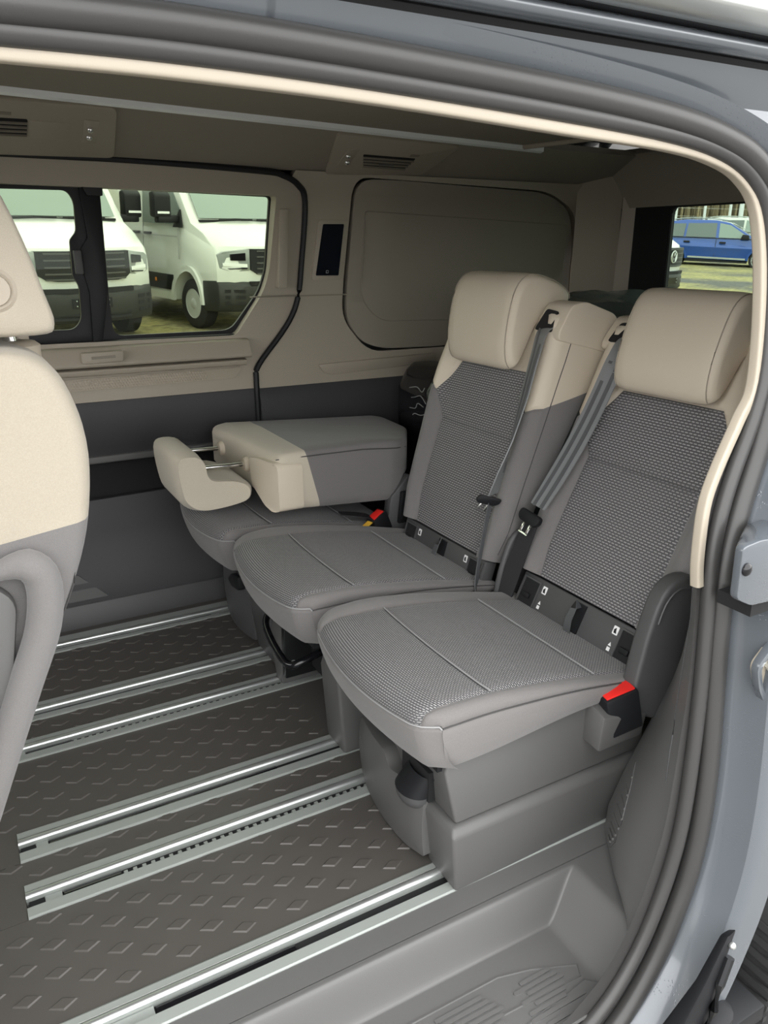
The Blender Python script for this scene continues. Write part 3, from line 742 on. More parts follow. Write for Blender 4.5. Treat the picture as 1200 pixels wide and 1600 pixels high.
def backmap(O, ang, Yc):
    a = R(ang); sa, ca = math.sin(a), math.cos(a)
    return lambda n, u, s: (O[0] + s * sa - n * ca, Yc + u, O[1] + s * ca + n * sa)
def make_back(seat, O, ang, Yc, bs):
    """bs: side of the belt outlet, -1 near, +1 far"""
    B = backmap(O, ang, Yc)
    def w(s, sg):
        if sg == bs: return lerp([0, .08, .35, .5, .57, .61], [.200, .219, .227, .229, .227, .218], s)
        return lerp([0, .08, .35, .42, .52, .60], [.200, .219, .227, .222, .200, .168], s)
    def fn(u, s, sink):
        sg = 1 if u >= 0 else -1; au = abs(u); k = 0
        s0 = s
        if s > .60: k = (s - .60) / .06; s = .60 + .022 * math.sin(k * math.pi / 2)
        y = min(au, .225) / .225 * w(s, sg)
        if au <= .225:
            n = lerp([0, .10, .15, .165, .195, .213, .225], [.003, .002, .001, .005, .026, .020, .003], au)
            n += .005 * math.sin(min(s, .3) / .3 * math.pi) * (1 - (au / .225) ** 2)
        else:
            q = (au - .225) / .135
            n = .004 - (lerp([0, .2, .45, .58], [.06, .075, .12, .155], s) + .004) * q
            y += .006 * math.sin(q * math.pi)
        n -= sink
        if k: n = n * (1 - k) + (-.13) * k if n > -.13 else n
        return B(n, sg * y, s)
    e = .36
    regs = [('backrest', [(-.163, 0), (.163, 0), (.155, .295), (-.155, .295)], 'grey_dash_back'),
            ('upper_insert', [(-.155, .295), (.155, .295), (.19, .365), (.135, .458), (-.135, .458), (-.19, .365)], 'grey_dash_back'),
            ('back_bolster', [(.163, 0), (e, 0), (e, .45), (.225, .385), (.19, .365), (.155, .295)], 'grey_cloth'),
            ('back_bolster', [(-.163, 0), (-.155, .295), (-.19, .365), (-.225, .385), (-e, .45), (-e, 0)], 'grey_cloth'),
            ('back_shoulder', [(-.19, .365), (-.135, .458), (.135, .458), (.19, .365), (.225, .385), (e, .45), (e, .66), (-e, .66), (-e, .45), (-.225, .385)], 'beige_leather')]
    os = skin(seat, -e, e, 64, 0, .66, 50, regs, fn, gw=.006, gd=.006)
    for o in os[1:]: o.parent = os[0]
    for sg in (-1, 1):
        MB().tube([Vector(fn(sg * .252, .02 + .55 * k / 24, -.0006)) for k in range(25)], .0012, 6).build('seam', 'seam_dark', os[0])
    m = MB(); m.loft([[fn(-e, s, 0), fn(e, s, 0)] for s in [0, .1, .2, .3, .4, .5, .6, .66]], closed=False)
    m.build('back_shell', 'dark_plastic', os[0])
    # headrest
    prof = [(.452, .034), (.468, .058), (.52, .078), (.60, .088), (.648, .082), (.676, .056), (.684, .015), (.680, -.045), (.664, -.085), (.636, -.085), (.622, -.082), (.618, -.05), (.606, -.03), (.56, .005), (.48, .022)]
    pp = [(p.x, p.y) for p in cr([(a, b, 0) for a, b in prof], 3, True)]
    hm = MB()
    rings = []
    cs = sum(p[0] for p in pp) / len(pp); cn = .02
    for u in (-.132, -.131, -.126, -.114, -.09, 0, .09, .114, .126, .131, .132):
        d = max(0, abs(u) - .10) / .032
        k = 1 - .30 * (1 - math.sqrt(max(0, 1 - min(1, d) ** 2)))
        rings.append([B(cn + (n - cn) * k, u, cs + (s - cs) * (1 - (1 - k) * .55)) for s, n in pp])
    hm.loft(rings)
    h = hm.build('headrest', 'beige_leather', seat, smooth=70)
    for u in (-.1195, .1195):
        d = (abs(u) - .10) / .032; k = 1 - .30 * (1 - math.sqrt(1 - d * d)) + .012
        MB().tube([B(cn + (n - cn) * k, u, cs + (s - cs) * (1 - (1 - k) * .55)) for s, n in pp[1:26]], .0012, 6).build('seam', 'beige_seam', h)
    # belt outlet on the shoulder
    q = bs
    def bbox(n0, n1, u0, u1, s0, s1): return MB().box(n0, n1, min(u0, u1), max(u0, u1), s0, s1)
    om = MB().prism(rpoly([(-.16, .548), (.016, .540), (.022, .556), (.006, .622), (-.03, .640), (-.13, .636), (-.16, .61)], .014, 3), 'y', *sorted((q * .150, q * .236)))
    om = om.deform(lambda a, b, c: B(a, b, c))
    out = om.build('belt_outlet', 'beige_leather', seat, bevel=.007, seg=3)
    sl = MB().prism(rpoly([(q * .156, .556), (q * .212, .554), (q * .206, .604), (q * .166, .608)], .008, 3), 'x', -.03, .0275)
    sl.deform(lambda a, b, c: B(a - (c - .556) * .24, b, c)).build('belt_slot', 'black_matte', out)
    # black lower panel with the two release pockets
    m = MB().box(-.03, .004, -.190, .190, -.105, -.004).deform(lambda a, b, c: B(a, b, c))
    lp = m.build('lower_panel', 'dark_plastic', seat, bevel=.004)
    for sg in (-1, 1):
        m = MB(); u0, u1 = sg * .128, sg * .178
        a0, a1 = min(u0, u1), max(u0, u1)
        fr = [(a0, -.088), (a1, -.088), (a1, -.016), (a0, -.016)]
        pk = MB()
        for (a, b, c, d) in ((a0 - .004, a0, -.092, -.012), (a1, a1 + .004, -.092, -.012), (a0, a1, -.092, -.088), (a0, a1, -.016, -.012)):
            pk.box(.003, .0075, a, b, c, d)
        pk.deform(lambda a, b, c: B(a, b, c)).build('pocket_rim', 'dark_plastic', lp)
        MB().box(.0042, .0050, a0, a1, -.088, -.016).deform(lambda a, b, c: B(a, b, c)).build('pocket', 'black_matte', lp)
        MB().box(.0048, .011, a0 + .016, a0 + .040, -.060, -.048).deform(lambda a, b, c: B(a, b, c)).build('release_lever', 'black_plastic', lp, bevel=.002)
        ic = sg * .110
        MB().prism(rpoly([(ic - .007, -.034), (ic + .007, -.034), (ic + .007, -.016), (ic - .007, -.016)], .002), 'x', .0038, .0046).deform(lambda a, b, c: B(a, b, c)).build('pictogram', 'white_print', lp)
        MB().prism([(ic - .004, -.031), (ic + .003, -.031), (ic + .0045, -.024), (ic - .0005, -.019), (ic - .002, -.026)], 'x', .0044, .0050).deform(lambda a, b, c: B(a, b, c)).build('pictogram_seat', 'black_plastic', lp)
        MB().prism([(ic - .004, -.070), (ic + .004, -.070), (ic + .004, -.062), (ic - .004, -.062)], 'x', .0038, .0046).deform(lambda a, b, c: B(a, b, c)).build('pictogram', 'white_print', lp)
        MB().prism([(ic - .004, -.059), (ic + .004, -.059), (ic, -.051)], 'x', .0038, .0046).deform(lambda a, b, c: B(a, b, c)).build('pictogram', 'white_print', lp)
    MB().box(.0035, .0075, -.021, .013, -.094, -.010).deform(lambda a, b, c: B(a, b, c)).build('loop_recess', 'black_plastic', lp)
    MB().sweep([B(*p) for p in [(.008, .000, -.012), (.022, -.002, -.025), (.026, -.004, -.050), (.020, -.006, -.075), (.008, -.008, -.088)]], [(-.010, -.001), (.010, -.001), (.010, .001), (-.010, .001)], (0.9, 0, .4)).build('pull_loop', 'webbing_dark', lp)
    return B, fn
def recliner(seat, d, ya, yb, nm='recliner_cover'):
    P = cr([(x + d[0], z + d[1], 0) for x, z in [(1.030, .395), (1.042, .45), (1.066, .515), (1.105, .543), (1.158, .530), (1.176, .452), (1.155, .385), (1.136, .280), (1.092, .252), (1.050, .272), (1.020, .325)]], 3, True)
    o = MB().prism([(p.x, p.y) for p in P], 'y', ya, yb).build(nm, 'dark_plastic', seat, bevel=.008, seg=3)
    MB().tube([(p.x + (1.10 + d[0] - p.x) * .22, ya - .0005, p.y + (.42 + d[1] - p.y) * .16) for p in P[4:20]], .0022, 6, up=(0, 1, 0)).build('cover_ridge', 'dark_plastic', o)
    return o
def ribbon(name, pts, widths, dirs, mat, parent, th=.0014):
    m = MB(); rings = []
    P = cr(pts, 6); n = len(P)
    for i, p in enumerate(P):
        t = i / (n - 1) * (len(pts) - 1)
        w = lerp(list(range(len(pts))), widths, t) / 2
        d = Vector([lerp(list(range(len(pts))), [q[k] for q in dirs], t) for k in range(3)]).normalized()
        tt = (P[min(i + 1, n - 1)] - P[max(i - 1, 0)]).normalized(); nn = d.cross(tt).normalized()
        rings.append([tuple(p + d * a + nn * b) for a, b in ((-w, -th), (w, -th), (w, th), (-w, th))])
    m.loft(rings)
    return m.build(name, mat, parent, smooth=50)
def tongue(parent, c, d, t, nn, s=1.0):
    """black belt tongue with a chrome blade; c centre, d across, t down along the belt, nn outward"""
    c, d, t, nn = Vector(c), Vector(d).normalized(), Vector(t).normalized(), Vector(nn).normalized()
    M = lambda a, b, k: tuple(c + d * a * s + t * b * s + nn * k * s)
    o = MB().prism(rpoly([(-.033, -.010), (.033, -.010), (.036, .006), (.026, .018), (-.026, .018), (-.036, .006)], .007, 3), 'z', -.006, .007).deform(M).build('belt_tongue', 'black_plastic', parent, bevel=.003)
    for a in (-.0145, .007):
        MB().box(a, a + .0075, .016, .042, -.001, .001).deform(M).build('blade', 'chrome', o, bevel=.0005)
    MB().box(-.0145, .0145, .040, .0435, -.001, .001).deform(M).build('blade', 'chrome', o)
    return o

# ---- nearest seat
Y1, DX1, O1, A1 = 1.118, 0.0, (1.106, .405), 25.0
s1 = empty('passenger_seat', (.85, Y1, 0), 'upright rear seat nearest the door, its red belt buckle showing', 'seat', 'rear row seats')
make_cushion(s1, Y1, DX1)
B1, F1 = make_back(s1, O1, A1, 1.106, +1)
recliner(s1, (0, 0), .868, .905)
recliner(s1, (.02, -.05), 1.338, 1.354)
# base shells
b = MB().loft([[(.652, .905, 0), (.652, 1.0, 0), (1.13, 1.0, 0), (1.13, .915, 0)], [(.634, .893, .135), (.634, 1.0, .135), (1.13, 1.0, .128), (1.13, .905, .128)], [(.640, .903, .150), (.640, 1.0, .150), (1.13, 1.0, .143), (1.13, .915, .143)]])
base = b.build('base', 'grey_plastic', s1, bevel=.006, seg=3)
MB().loft([[(.650, .909, .150), (.650, 1.0, .150), (1.12, 1.0, .143), (1.12, .920, .143)], [(.628, .915, .262), (.640, 1.0, .262), (1.12, 1.0, .30), (1.12, .922, .30)], [(.655, .930, .315), (.655, 1.0, .315), (1.10, 1.0, .325), (1.10, .935, .325)]]).build('base_upper', 'grey_plastic', base, bevel=.006, seg=3)
MB().box(.70, 1.12, 1.24, 1.315, 0.004, .28).build('base_foot', 'dark_plastic', base, bevel=.006)
MB().box(.80, 1.14, 0.99, 1.25, .03, .26).build('base_core', 'black_plastic', base)
def frontx(y): return .628 + .10 * (abs(y - 1.10) / .16) ** 2 * .22
plate('front_panel', rpoly([(.988, .022), (1.05, .008), (1.20, .004), (1.258, .010), (1.268, .150), (1.262, .172), (1.125, .180), (1.098, .155), (1.052, .168), (1.020, .146), (.985, .152)], [.006, 0, 0, .006, .01, .01, .02, .02, .015, .015, .006], 3), [], lambda u, v, d: (frontx(u) + d - .012 * math.sin(v / .17 * 2.6), u, v), 'grey_plastic', base, thick=.03, us=(1.03, 1.08, 1.13, 1.18, 1.22), vs=(.03, .06, .1, .13), bevel=.003, smooth=40)
plate('upper_front', [(.99, .12), (1.268, .12), (1.262, .262), (.99, .262)], [], lambda u, v, d: (frontx(u) + .022 + d + .02 * (v - .12), u, v), 'grey_plastic', base, thick=.03, us=(1.05, 1.1, 1.16, 1.22), smooth=40)
hb = MB(); rg = []
hx, hy, hz = .634, 1.026, .160
for k in range(8):
    ph = k / 7 * math.pi / 2
    rg.append([(hx - .034 * math.cos(ph) * math.sin(a), hy + .044 * math.cos(ph) * math.cos(a), hz - .040 * math.sin(ph)) for a in [math.pi * j / 14 for j in range(15)]])
hb.loft(rg, closed=False).build('handle_cup', 'dark_plastic', base, smooth=80)
MB().loft([[(hx - .034 * math.sin(a), hy + .044 * math.cos(a), hz) for a in [math.pi * j / 14 for j in range(15)]], [(hx - .020 * math.sin(a) + .012, hy - .012 + .040 * math.cos(a), hz + .045) for a in [math.pi * j / 14 for j in range(15)]]], closed=False).build('release_handle', 'black_plastic', base, smooth=80)
MB().box(hx, hx + .03, hy - .05, hy + .045, hz - .004, hz + .06).build('handle_recess', 'black_matte', base)
# buckle
def tilt(cx, cy, cz, ay, az=0):
    ma = Matrix.Translation((cx, cy, cz)) @ Matrix.Rotation(az, 4, 'Z') @ Matrix.Rotation(ay, 4, 'Y')
    return lambda a, b, c: tuple(ma @ Vector((a, b, c)))
tb = tilt(1.000, .893, .312, R(-14), R(-12)) 
bk = MB().box(-.036, .034, -.028, .028, -.065, .022).deform(tb).build('buckle', 'black_plastic', s1, bevel=.005)
MB().prism([(-.031, -.022), (.029, -.022), (.029, .022), (.016, .022), (.016, .006), (-.014, .006), (-.014, .016), (-.031, .016)], 'z', .020, .0255).deform(tb).build('release_button', 'red_plastic', bk, bevel=.0012)
MB().loft([[(.945, .872, .22), (1.06, .874, .22), (1.07, .93, .22), (.95, .93, .22)], [(.945, .866, .300), (1.06, .866, .275), (1.07, .93, .290), (.95, .93, .31)]]).build('buckle_well', 'grey_plastic', bk, bevel=.006)
# belt
def belt_path(B, a, b, n0, n1, k=6): return [B(n0 + (n1 - n0) * i / (k - 1) - .012 * math.sin(math.pi * i / (k - 1)), a[0] + (b[0] - a[0]) * i / (k - 1), a[1] + (b[1] - a[1]) * i / (k - 1)) for i in range(k)]
P1a, P1b = (.142, .505), (.186, .145)
bt = ribbon('seat_belt', [B1(-.03, .165, .583), B1(.030, .150, .560)] + belt_path(B1, P1a, P1b, .048, .052), [.046, .050] + [.056, .056, .056, .056, .054, .048], [(0, 1, .1)] * 8, 'webbing', s1)
for off in (-.0125, .012):
    ribbon('belt_stripe', belt_path(B1, (P1a[0] + off, P1a[1]), (P1b[0] + off, P1b[1]), .0502, .0542), [.0105] * 6, [(0, 1, .1)] * 6, 'webbing_dark', bt, .0005)
nrm1 = Vector(B1(1, 0, 0)) - Vector(B1(0, 0, 0)); dn1 = Vector(B1(0, .10, -1)) - Vector(B1(0, 0, 0))
tongue(bt, B1(.056, .190, .118), (0.0, 1, .12), dn1, nrm1)
ribbon('lap_strap', [B1(.050, .188, .118), B1(.040, .196, .05), B1(.022, .212, -.04), B1(.008, .222, -.11), B1(.0, .225, -.16)], [.044, .048, .052, .050, .05], [(0, 1, .1), (0, 1, .05), (-.2, 1, 0), (-.3, 1, 0), (-.3, 1, 0)], 'webbing_black', bt)

# ---- middle seat
Y2, DX2, O2, A2 = 1.600, -.018, (1.064, .40), 16.0
s2 = empty('passenger_seat', (.82, Y2, 0), 'upright middle rear seat with a narrow twisted belt', 'seat', 'rear row seats')
make_cushion(s2, Y2, DX2, .012)
B2, F2 = make_back(s2, O2, A2, 1.584, -1)
f = MB().loft([[(.652, 1.366, .002), (.652, 1.462, .002), (1.05, 1.462, .002), (1.05, 1.366, .002)], [(.640, 1.372, .20), (.640, 1.466, .20), (1.05, 1.466, .22), (1.05, 1.372, .22)], [(.66, 1.38, .27), (.66, 1.462, .27), (1.05, 1.462, .27), (1.05, 1.38, .27)]]).build('foot', 'grey_plastic', s2, bevel=.008, seg=3)
f = MB().loft([[(.640, 1.722, .002), (.640, 1.765, .002), (1.05, 1.765, .002), (1.05, 1.722, .002)], [(.640, 1.722, .13), (.634, 1.790, .12), (1.05, 1.79, .13), (1.05, 1.722, .13)], [(.66, 1.722, .25), (.66, 1.785, .25), (1.05, 1.785, .25), (1.05, 1.722, .25)]]).build('foot', 'grey_plastic', s2, bevel=.006)
br = MB().box(.643, .98, 1.700, 1.722, .03, .24).build('bracket', 'steel_dark', s2, bevel=.003)
for x, z in ((.665, .19), (.665, .075), (.80, .19)):
    MB().lathe((x, 1.700, z), 'y', [(.007, 0), (.007, -.004), (.004, -.006), (.0005, -.006)], 10).build('bolt', 'aluminium', br)
MB().box(.72, 1.05, 1.47, 1.70, .05, .26).build('frame_box', 'black_matte', s2)
MB().tube(cr([(.70, 1.735, .235), (.63, 1.735, .222), (.600, 1.715, .205), (.590, 1.66, .188), (.588, 1.59, .172), (.595, 1.545, .165), (.625, 1.53, .175), (.72, 1.53, .20)], 5), .0095, 10).build('slide_bar', 'black_gloss', s2)
for k, (y, z) in enumerate(((1.51, .135), (1.50, .10), (1.52, .165))):
    MB().tube([(.69, y, z), (.69, y - .05, z + .006)], .003, 6).build('link_rod', 'aluminium', s2)
bt2 = ribbon('seat_belt', [B2(-.03, -.185, .585), B2(.026, -.190, .560), B2(.045, -.205, .50), B2(.046, -.208, .40), B2(.045, -.206, .30), B2(.048, -.204, .22), B2(.05, -.200, .165)], [.046, .046, .050, .050, .046, .044, .040], [(0, 1, .1), (.2, 1, 0), (.35, 1, 0), (.40, 1, 0), (.6, .8, 0), (.9, .5, 0), (1, .35, 0)], 'webbing', s2)
for off in (-.010, .010):
    ribbon('belt_stripe', [B2(.030 + off * .2, -.190 + off, .560), B2(.049 - off * .35, -.207 + off, .50), B2(.050 - off * .4, -.210 + off, .40), B2(.049 - off * .75, -.208 + off, .30), B2(.05 - off, -.207 + off * .4, .22)], [.008] * 5, [(.2, 1, 0), (.35, 1, 0), (.40, 1, 0), (.6, .8, 0), (.9, .5, 0)], 'webbing_dark', bt2, .0004)
nrm2 = Vector(B2(1, 0, 0)) - Vector(B2(0, 0, 0)); dn2 = Vector(B2(0, .04, -1)) - Vector(B2(0, 0, 0))
tongue(bt2, B2(.055, -.196, .150), nrm2 + Vector((0, .45, 0)), dn2 + Vector((-.25, .35, 0)), (-.3, -1, .1), .8)
ribbon('lap_strap', [B2(.05, -.197, .150), B2(.045, -.203, .05), B2(.038, -.208, -.03), B2(.03, -.212, -.075), B2(.02, -.225, -.12)], [.014, .012, .012, .030, .045], [(1, .2, 0), (1, .2, 0), (1, .3, 0), (.6, .8, 0), (.3, 1, 0)], 'webbing_dark', bt2)
MB().box(-.006, .006, -.026, .026, -.018, .018).deform(tilt(*B2(.03, -.212, -.09), R(-30), R(20))).build('anchor_label', 'webbing_black', bt2, bevel=.002)

# ---- far seat, backrest folded flat
Y3 = 2.068
s3 = empty('passenger_seat', (.82, Y3, 0), 'rear seat by the far wall with its backrest folded forward onto the cushion', 'seat', 'rear row seats')
make_cushion(s3, Y3, -.03, .012)
top = [(.660, 2.315), (.700, 1.838), (1.065, 1.838), (1.115, 1.875), (1.25, 2.10), (1.27, 2.315)]
def fold(i0, i1): pass
def foldz(x): return lerp([.66, .80, 1.0, 1.1, 1.27], [.602, .617, .612, .600, .570], x)
def foldbot(x): return lerp([.66, .72, .95, 1.05, 1.1, 1.27], [.475, .450, .425, .430, .48, .50], x)
BEI = lambda y: .785 + (2.315 - y) * .03
def slab(name, poly, mat, parent, ins=0.0):
    m = MB(); P = rpoly(poly, [.035 if i_ in (0, 1, 2, 3, 4, 5) else 0 for i_ in range(len(poly))], 4) if ins == 0 else poly
    cx = sum(p[0] for p in P) / len(P); cy = sum(p[1] for p in P) / len(P)
    rings = []
    for k, (t, sc) in enumerate([(0, .93), (.05, .975), (.16, 1.0), (.84, 1.0), (.93, .992), (.975, .975), (1.0, .95)]):
        rings.append([(cx + (x - cx) * sc, cy + (y - cy) * sc, foldbot(x) + (foldz(x) - foldbot(x)) * t) for x, y in P])
    m.loft(rings)
    return m
import itertools
def cut_slab(name, mat, parent, keep):
    """the folded backrest cut at the colour joint"""
    m = slab(name, top, mat, parent)
    me = m.mesh(name)
    bm = bmesh.new(); bm.from_mesh(me)
    a = Vector((.822, 1.838, .44)); bq = Vector((.782, 1.838, .60)); cq = Vector((.790, 2.315, .60))
    n = (bq - a).cross(cq - a).normalized()
    if n.x < 0: n = -n
    for xx in (.72, .76, .84, .92, 1.0, 1.08, 1.16):
        bmesh.ops.bisect_plane(bm, geom=bm.verts[:] + bm.edges[:] + bm.faces[:], plane_co=(xx, 0, 0), plane_no=(1, 0, 0), dist=1e-5)
    for yy in (1.9, 2.0, 2.1, 2.2):
        bmesh.ops.bisect_plane(bm, geom=bm.verts[:] + bm.edges[:] + bm.faces[:], plane_co=(0, yy, 0), plane_no=(0, 1, 0), dist=1e-5)
    for v in bm.verts:
        v.co.z += 0
    bmesh.ops.bisect_plane(bm, geom=bm.verts[:] + bm.edges[:] + bm.faces[:], plane_co=bq, plane_no=n, clear_outer=keep == 'front', clear_inner=keep == 'rear', dist=1e-5)
    bm.to_mesh(me); bm.free()
    return link(name, me, mat, parent, False, 45)
fb = cut_slab('folded_back', 'grey_cloth', s3, 'rear')
cut_slab('back_top', 'beige_cloth_brightened', fb, 'front')
def fseam(x, y, z): return (x, y, z)
MB().tube([(.70, 1.852, .592), (.80, 1.8345, .596), (.95, 1.8345, .594), (1.06, 1.8365, .584), (1.108, 1.872, .575), (1.20, 2.02, .568)], .0014, 6).build('seam', 'seam_dark', fb)
MB().tube([(.672, 2.30, .590), (.690, 2.06, .592), (.704, 1.87, .592)], .0014, 6).build('seam', 'beige_seam', fb)
oc = MB().prism(rpoly([(1.985, .572), (1.93, .583), (1.845, .586), (1.832, .572), (1.830, .455), (1.85, .447), (1.90, .458), (1.975, .498)], .012, 3), 'x', -.016, .055).deform(lambda a, b, c: (.70 + (1.838 - b) * .0839 + a + .012 * sstep(1.87, 1.83, b), b, c)).build('belt_outlet', 'beige_leather', fb, bevel=.009, seg=3)
MB().tube([(.688, 1.975, .566), (.690, 1.93, .576), (.693, 1.85, .578)], .0012, 6).build('outlet_joint', 'beige_seam', oc)
for y, z in ((2.215, .548), (2.035, .540)):
    MB().lathe((.664 + (2.315 - y) * .0839, y, z), 'x', [(.022, .0), (.022, -.010), (.017, -.016), (.009, -.017), (.0005, -.017)], 16).build('rod_guide', 'beige_leather', fb)
    MB().tube([(.70, y, z), (.50, y, z + .006)], .0065, 10).build('headrest_rod', 'chrome', fb)
hp = [(p.x, p.y) for p in cr([(a, c, 0) for a, c in [(.458, .520), (.452, .592), (.468, .615), (.512, .612), (.534, .590), (.542, .548), (.562, .530), (.620, .522), (.662, .505), (.675, .478), (.655, .452), (.57, .440), (.51, .444), (.472, .472)]], 3, True)]
hm = MB(); rings = []
cx = sum(p[0] for p in hp) / len(hp); cz = sum(p[1] for p in hp) / len(hp)
for u in (-.125, -.122, -.112, -.085, 0, .085, .112, .122, .125):
    d = max(0, abs(u) - .085) / .030; k = 1 - .14 * (1 - math.sqrt(max(0, 1 - min(1, d) ** 2)))
    rings.append([(cx + (x - cx) * k, 2.070 + u, cz + (z - cz) * k) for x, z in hp])
hm.loft(rings)
fh = hm.build('headrest', 'beige_cloth_brightened', s3, smooth=60)
for u in (-.115,):
    d = (abs(u) - .085) / .030; k = 1 - .14 * (1 - math.sqrt(1 - d * d)) + .01
    MB().tube([(cx + (x - cx) * k, 2.070 + u, cz + (z - cz) * k) for x, z in hp], .0013, 6, closed=True).build('seam', 'beige_seam', fh)
b3 = MB().loft([[(.660, 1.80, .002), (.660, 1.968, .002), (1.1, 1.968, .002), (1.1, 1.80, .002)], [(.640, 1.80, .17), (.640, 1.962, .17), (1.1, 1.962, .17), (1.1, 1.80, .17)], [(.66, 1.82, .27), (.66, 1.96, .27), (1.1, 1.96, .27), (1.1, 1.82, .27)]]).build('base', 'dark_plastic', s3, bevel=.008, seg=3)
plate('front_panel', rpoly([(1.97, .012), (2.24, .010), (2.245, .26), (1.965, .26)], .01, 3), [], lambda u, v, d: (.640 + .022 * ((u - 2.1) / .14) ** 2 + d - .012 * math.sin(min(v, .2) / .2 * 2.6), u, v), 'dark_plastic', b3, thick=.03, us=(2.02, 2.07, 2.12, 2.17, 2.21), vs=(.04, .08, .12, .16, .2), bevel=.003)
MB().prism(rpoly([(2.00, .172), (2.07, .160), (2.10, .175), (2.06, .205), (2.00, .215)], .008, 3), 'x', .622, .65).build('release_handle', 'black_plastic', b3, bevel=.004)
MB().box(.70, 1.1, 2.2, 2.29, .003, .27).build('base_foot', 'dark_plastic', b3, bevel=.006)
# hinge hardware and buckle between the middle and far seats
hg = MB().prism([(1.02, .30), (1.16, .30), (1.16, .47), (1.10, .50), (1.04, .44)], 'y', 1.835, 1.87).build('hinge_bracket', 'dark_plastic', s3, bevel=.006)
MB().prism([(1.06, .36), (1.10, .36), (1.10, .455), (1.07, .455)], 'y', 1.822, 1.836).build('hinge_lever', 'black_plastic', hg, bevel=.003)
t3 = tilt(1.005, 1.842, .385, R(-25), R(15))
bk3 = MB().box(-.035, .02, -.018, .018, -.05, .014).deform(t3).build('buckle', 'black_plastic', s3, bevel=.004)
MB().box(-.028, .012, -.013, .013, .0135, .017).deform(t3).build('release_button', 'red_plastic', bk3, bevel=.001)
MB().box(-.075, -.025, -.010, .010, .008, .010).deform(t3).build('tag', 'yellow_tag', bk3)
ribbon('buckle_strap', [(.88, 1.845, .415), (.93, 1.84, .405), (.97, 1.84, .392), (1.0, 1.842, .37)], [.02, .028, .03, .03], [(0, 1, .2)] * 4, 'webbing_black', bk3)

# ================================================================== FRONT SEAT at the left edge
fs = empty('front_seat', (-.15, 1.18, 0), 'front seat with cream upper backrest, grey lower backrest and chrome headrest rods', 'seat')
FP = cr([(x, z, 0) for x, z in [(.060, 1.010), (.100, .988), (.122, .940), (.130, .880), (.120, .800), (.098, .730), (.060, .650), (.010, .545), (-.045, .41), (-.09, .27), (-.20, .26), (-.20, .40), (-.15, .60), (-.10, .80), (-.06, .96), (-.01, 1.008)]], 4, True)
def front_part(name, mat, parent, above):
    m = MB(); P = [(p.x, p.y) for p in FP]; cx = -.01; rings = []
    for y, k in ((.962, .90), (.968, .955), (.982, .985), (1.01, 1.0), (1.20, 1.0), (1.38, 1.0), (1.41, .97), (1.42, .90)):
        rings.append([(cx + (x - cx) * (k if x > cx else 1) + (-.06 * (1 - k)), y, z - (1 - k) * .15 * (z - .6)) for x, z in P])
    m.loft(rings)
    me = m.mesh(name); bm = bmesh.new(); bm.from_mesh(me)
    bmesh.ops.bisect_plane(bm, geom=bm.verts[:] + bm.edges[:] + bm.faces[:], plane_co=(.015, 1.0, .786), plane_no=(-.14, .05, 1), clear_inner=above, clear_outer=not above, dist=1e-5)
    bm.to_mesh(me); bm.free()
    return link(name, me, mat, parent, False, 70)
up_ = front_part('backrest', 'beige_cloth', fs, True)
front_part('lower_backrest', 'seat_rear_cloth', up_, False)
HPf = cr([(x, z, 0) for x, z in [(.112, 1.034), (.104, 1.075), (.090, 1.13), (.070, 1.185), (.045, 1.215), (-.02, 1.215), (-.05, 1.17), (-.05, 1.05), (-.02, 1.026), (.09, 1.022)]], 4, True)
hm = MB(); rings = []
for y, k in ((.985, .90), (.990, .955), (1.003, .985), (1.03, 1.0), (1.18, 1.0), (1.30, 1.0), (1.325, .97), (1.335, .90)):
    rings.append([(.02 + (p.x - .02) * k, y, 1.11 + (p.y - 1.11) * k) for p in HPf])
hm.loft(rings)
fhd = hm.build('headrest', 'beige_cloth', fs, smooth=70)
MB().lathe((.050, .992, 1.076), 'y', [(.026, 0), (.026, -.006), (.021, -.010), (.018, -.008), (.017, -.012), (.0005, -.0125)], 24).build('release_button', 'beige_plastic', fhd)
for y in (1.09, 1.24):
    MB().tube([(.062, y, 1.045), (.066, y, 1.00), (.072, y, .96)], .0085, 12).build('headrest_rod', 'chrome', fs)
    MB().lathe((.070, y, 1.0), 'z', [(.030, -.015), (.030, .004), (.024, .009), (.010, .010)], 16).build('rod_guide', 'beige_plastic', fs)
MB().tube(cr([(-.02, .948, .752), (.030, .944, .765), (.052, .944, .742), (.045, .946, .68), (.012, .948, .60), (-.03, .95, .50), (-.08, .95, .38)], 5), [.004 + .017 * min(1, k / 6) for k in range(31)], 12, up=(0, 1, 0)).build('side_welt', 'seat_rear_cloth', fs, smooth=80)
MB().prism(rpoly([(-.20, .40), (-.06, .44), (.0, .60), (.022, .72), (-.01, .75), (-.16, .70)], .02), 'y', .946, .975).build('side_trim', 'grey_plastic', fs, bevel=.008)
MB().tube([(.104, .972, .80), (.088, .967, .72), (.050, .967, .635), (.000, .967, .53), (-.05, .967, .40)], .0012, 6).build('seam', 'seam_dark', up_)
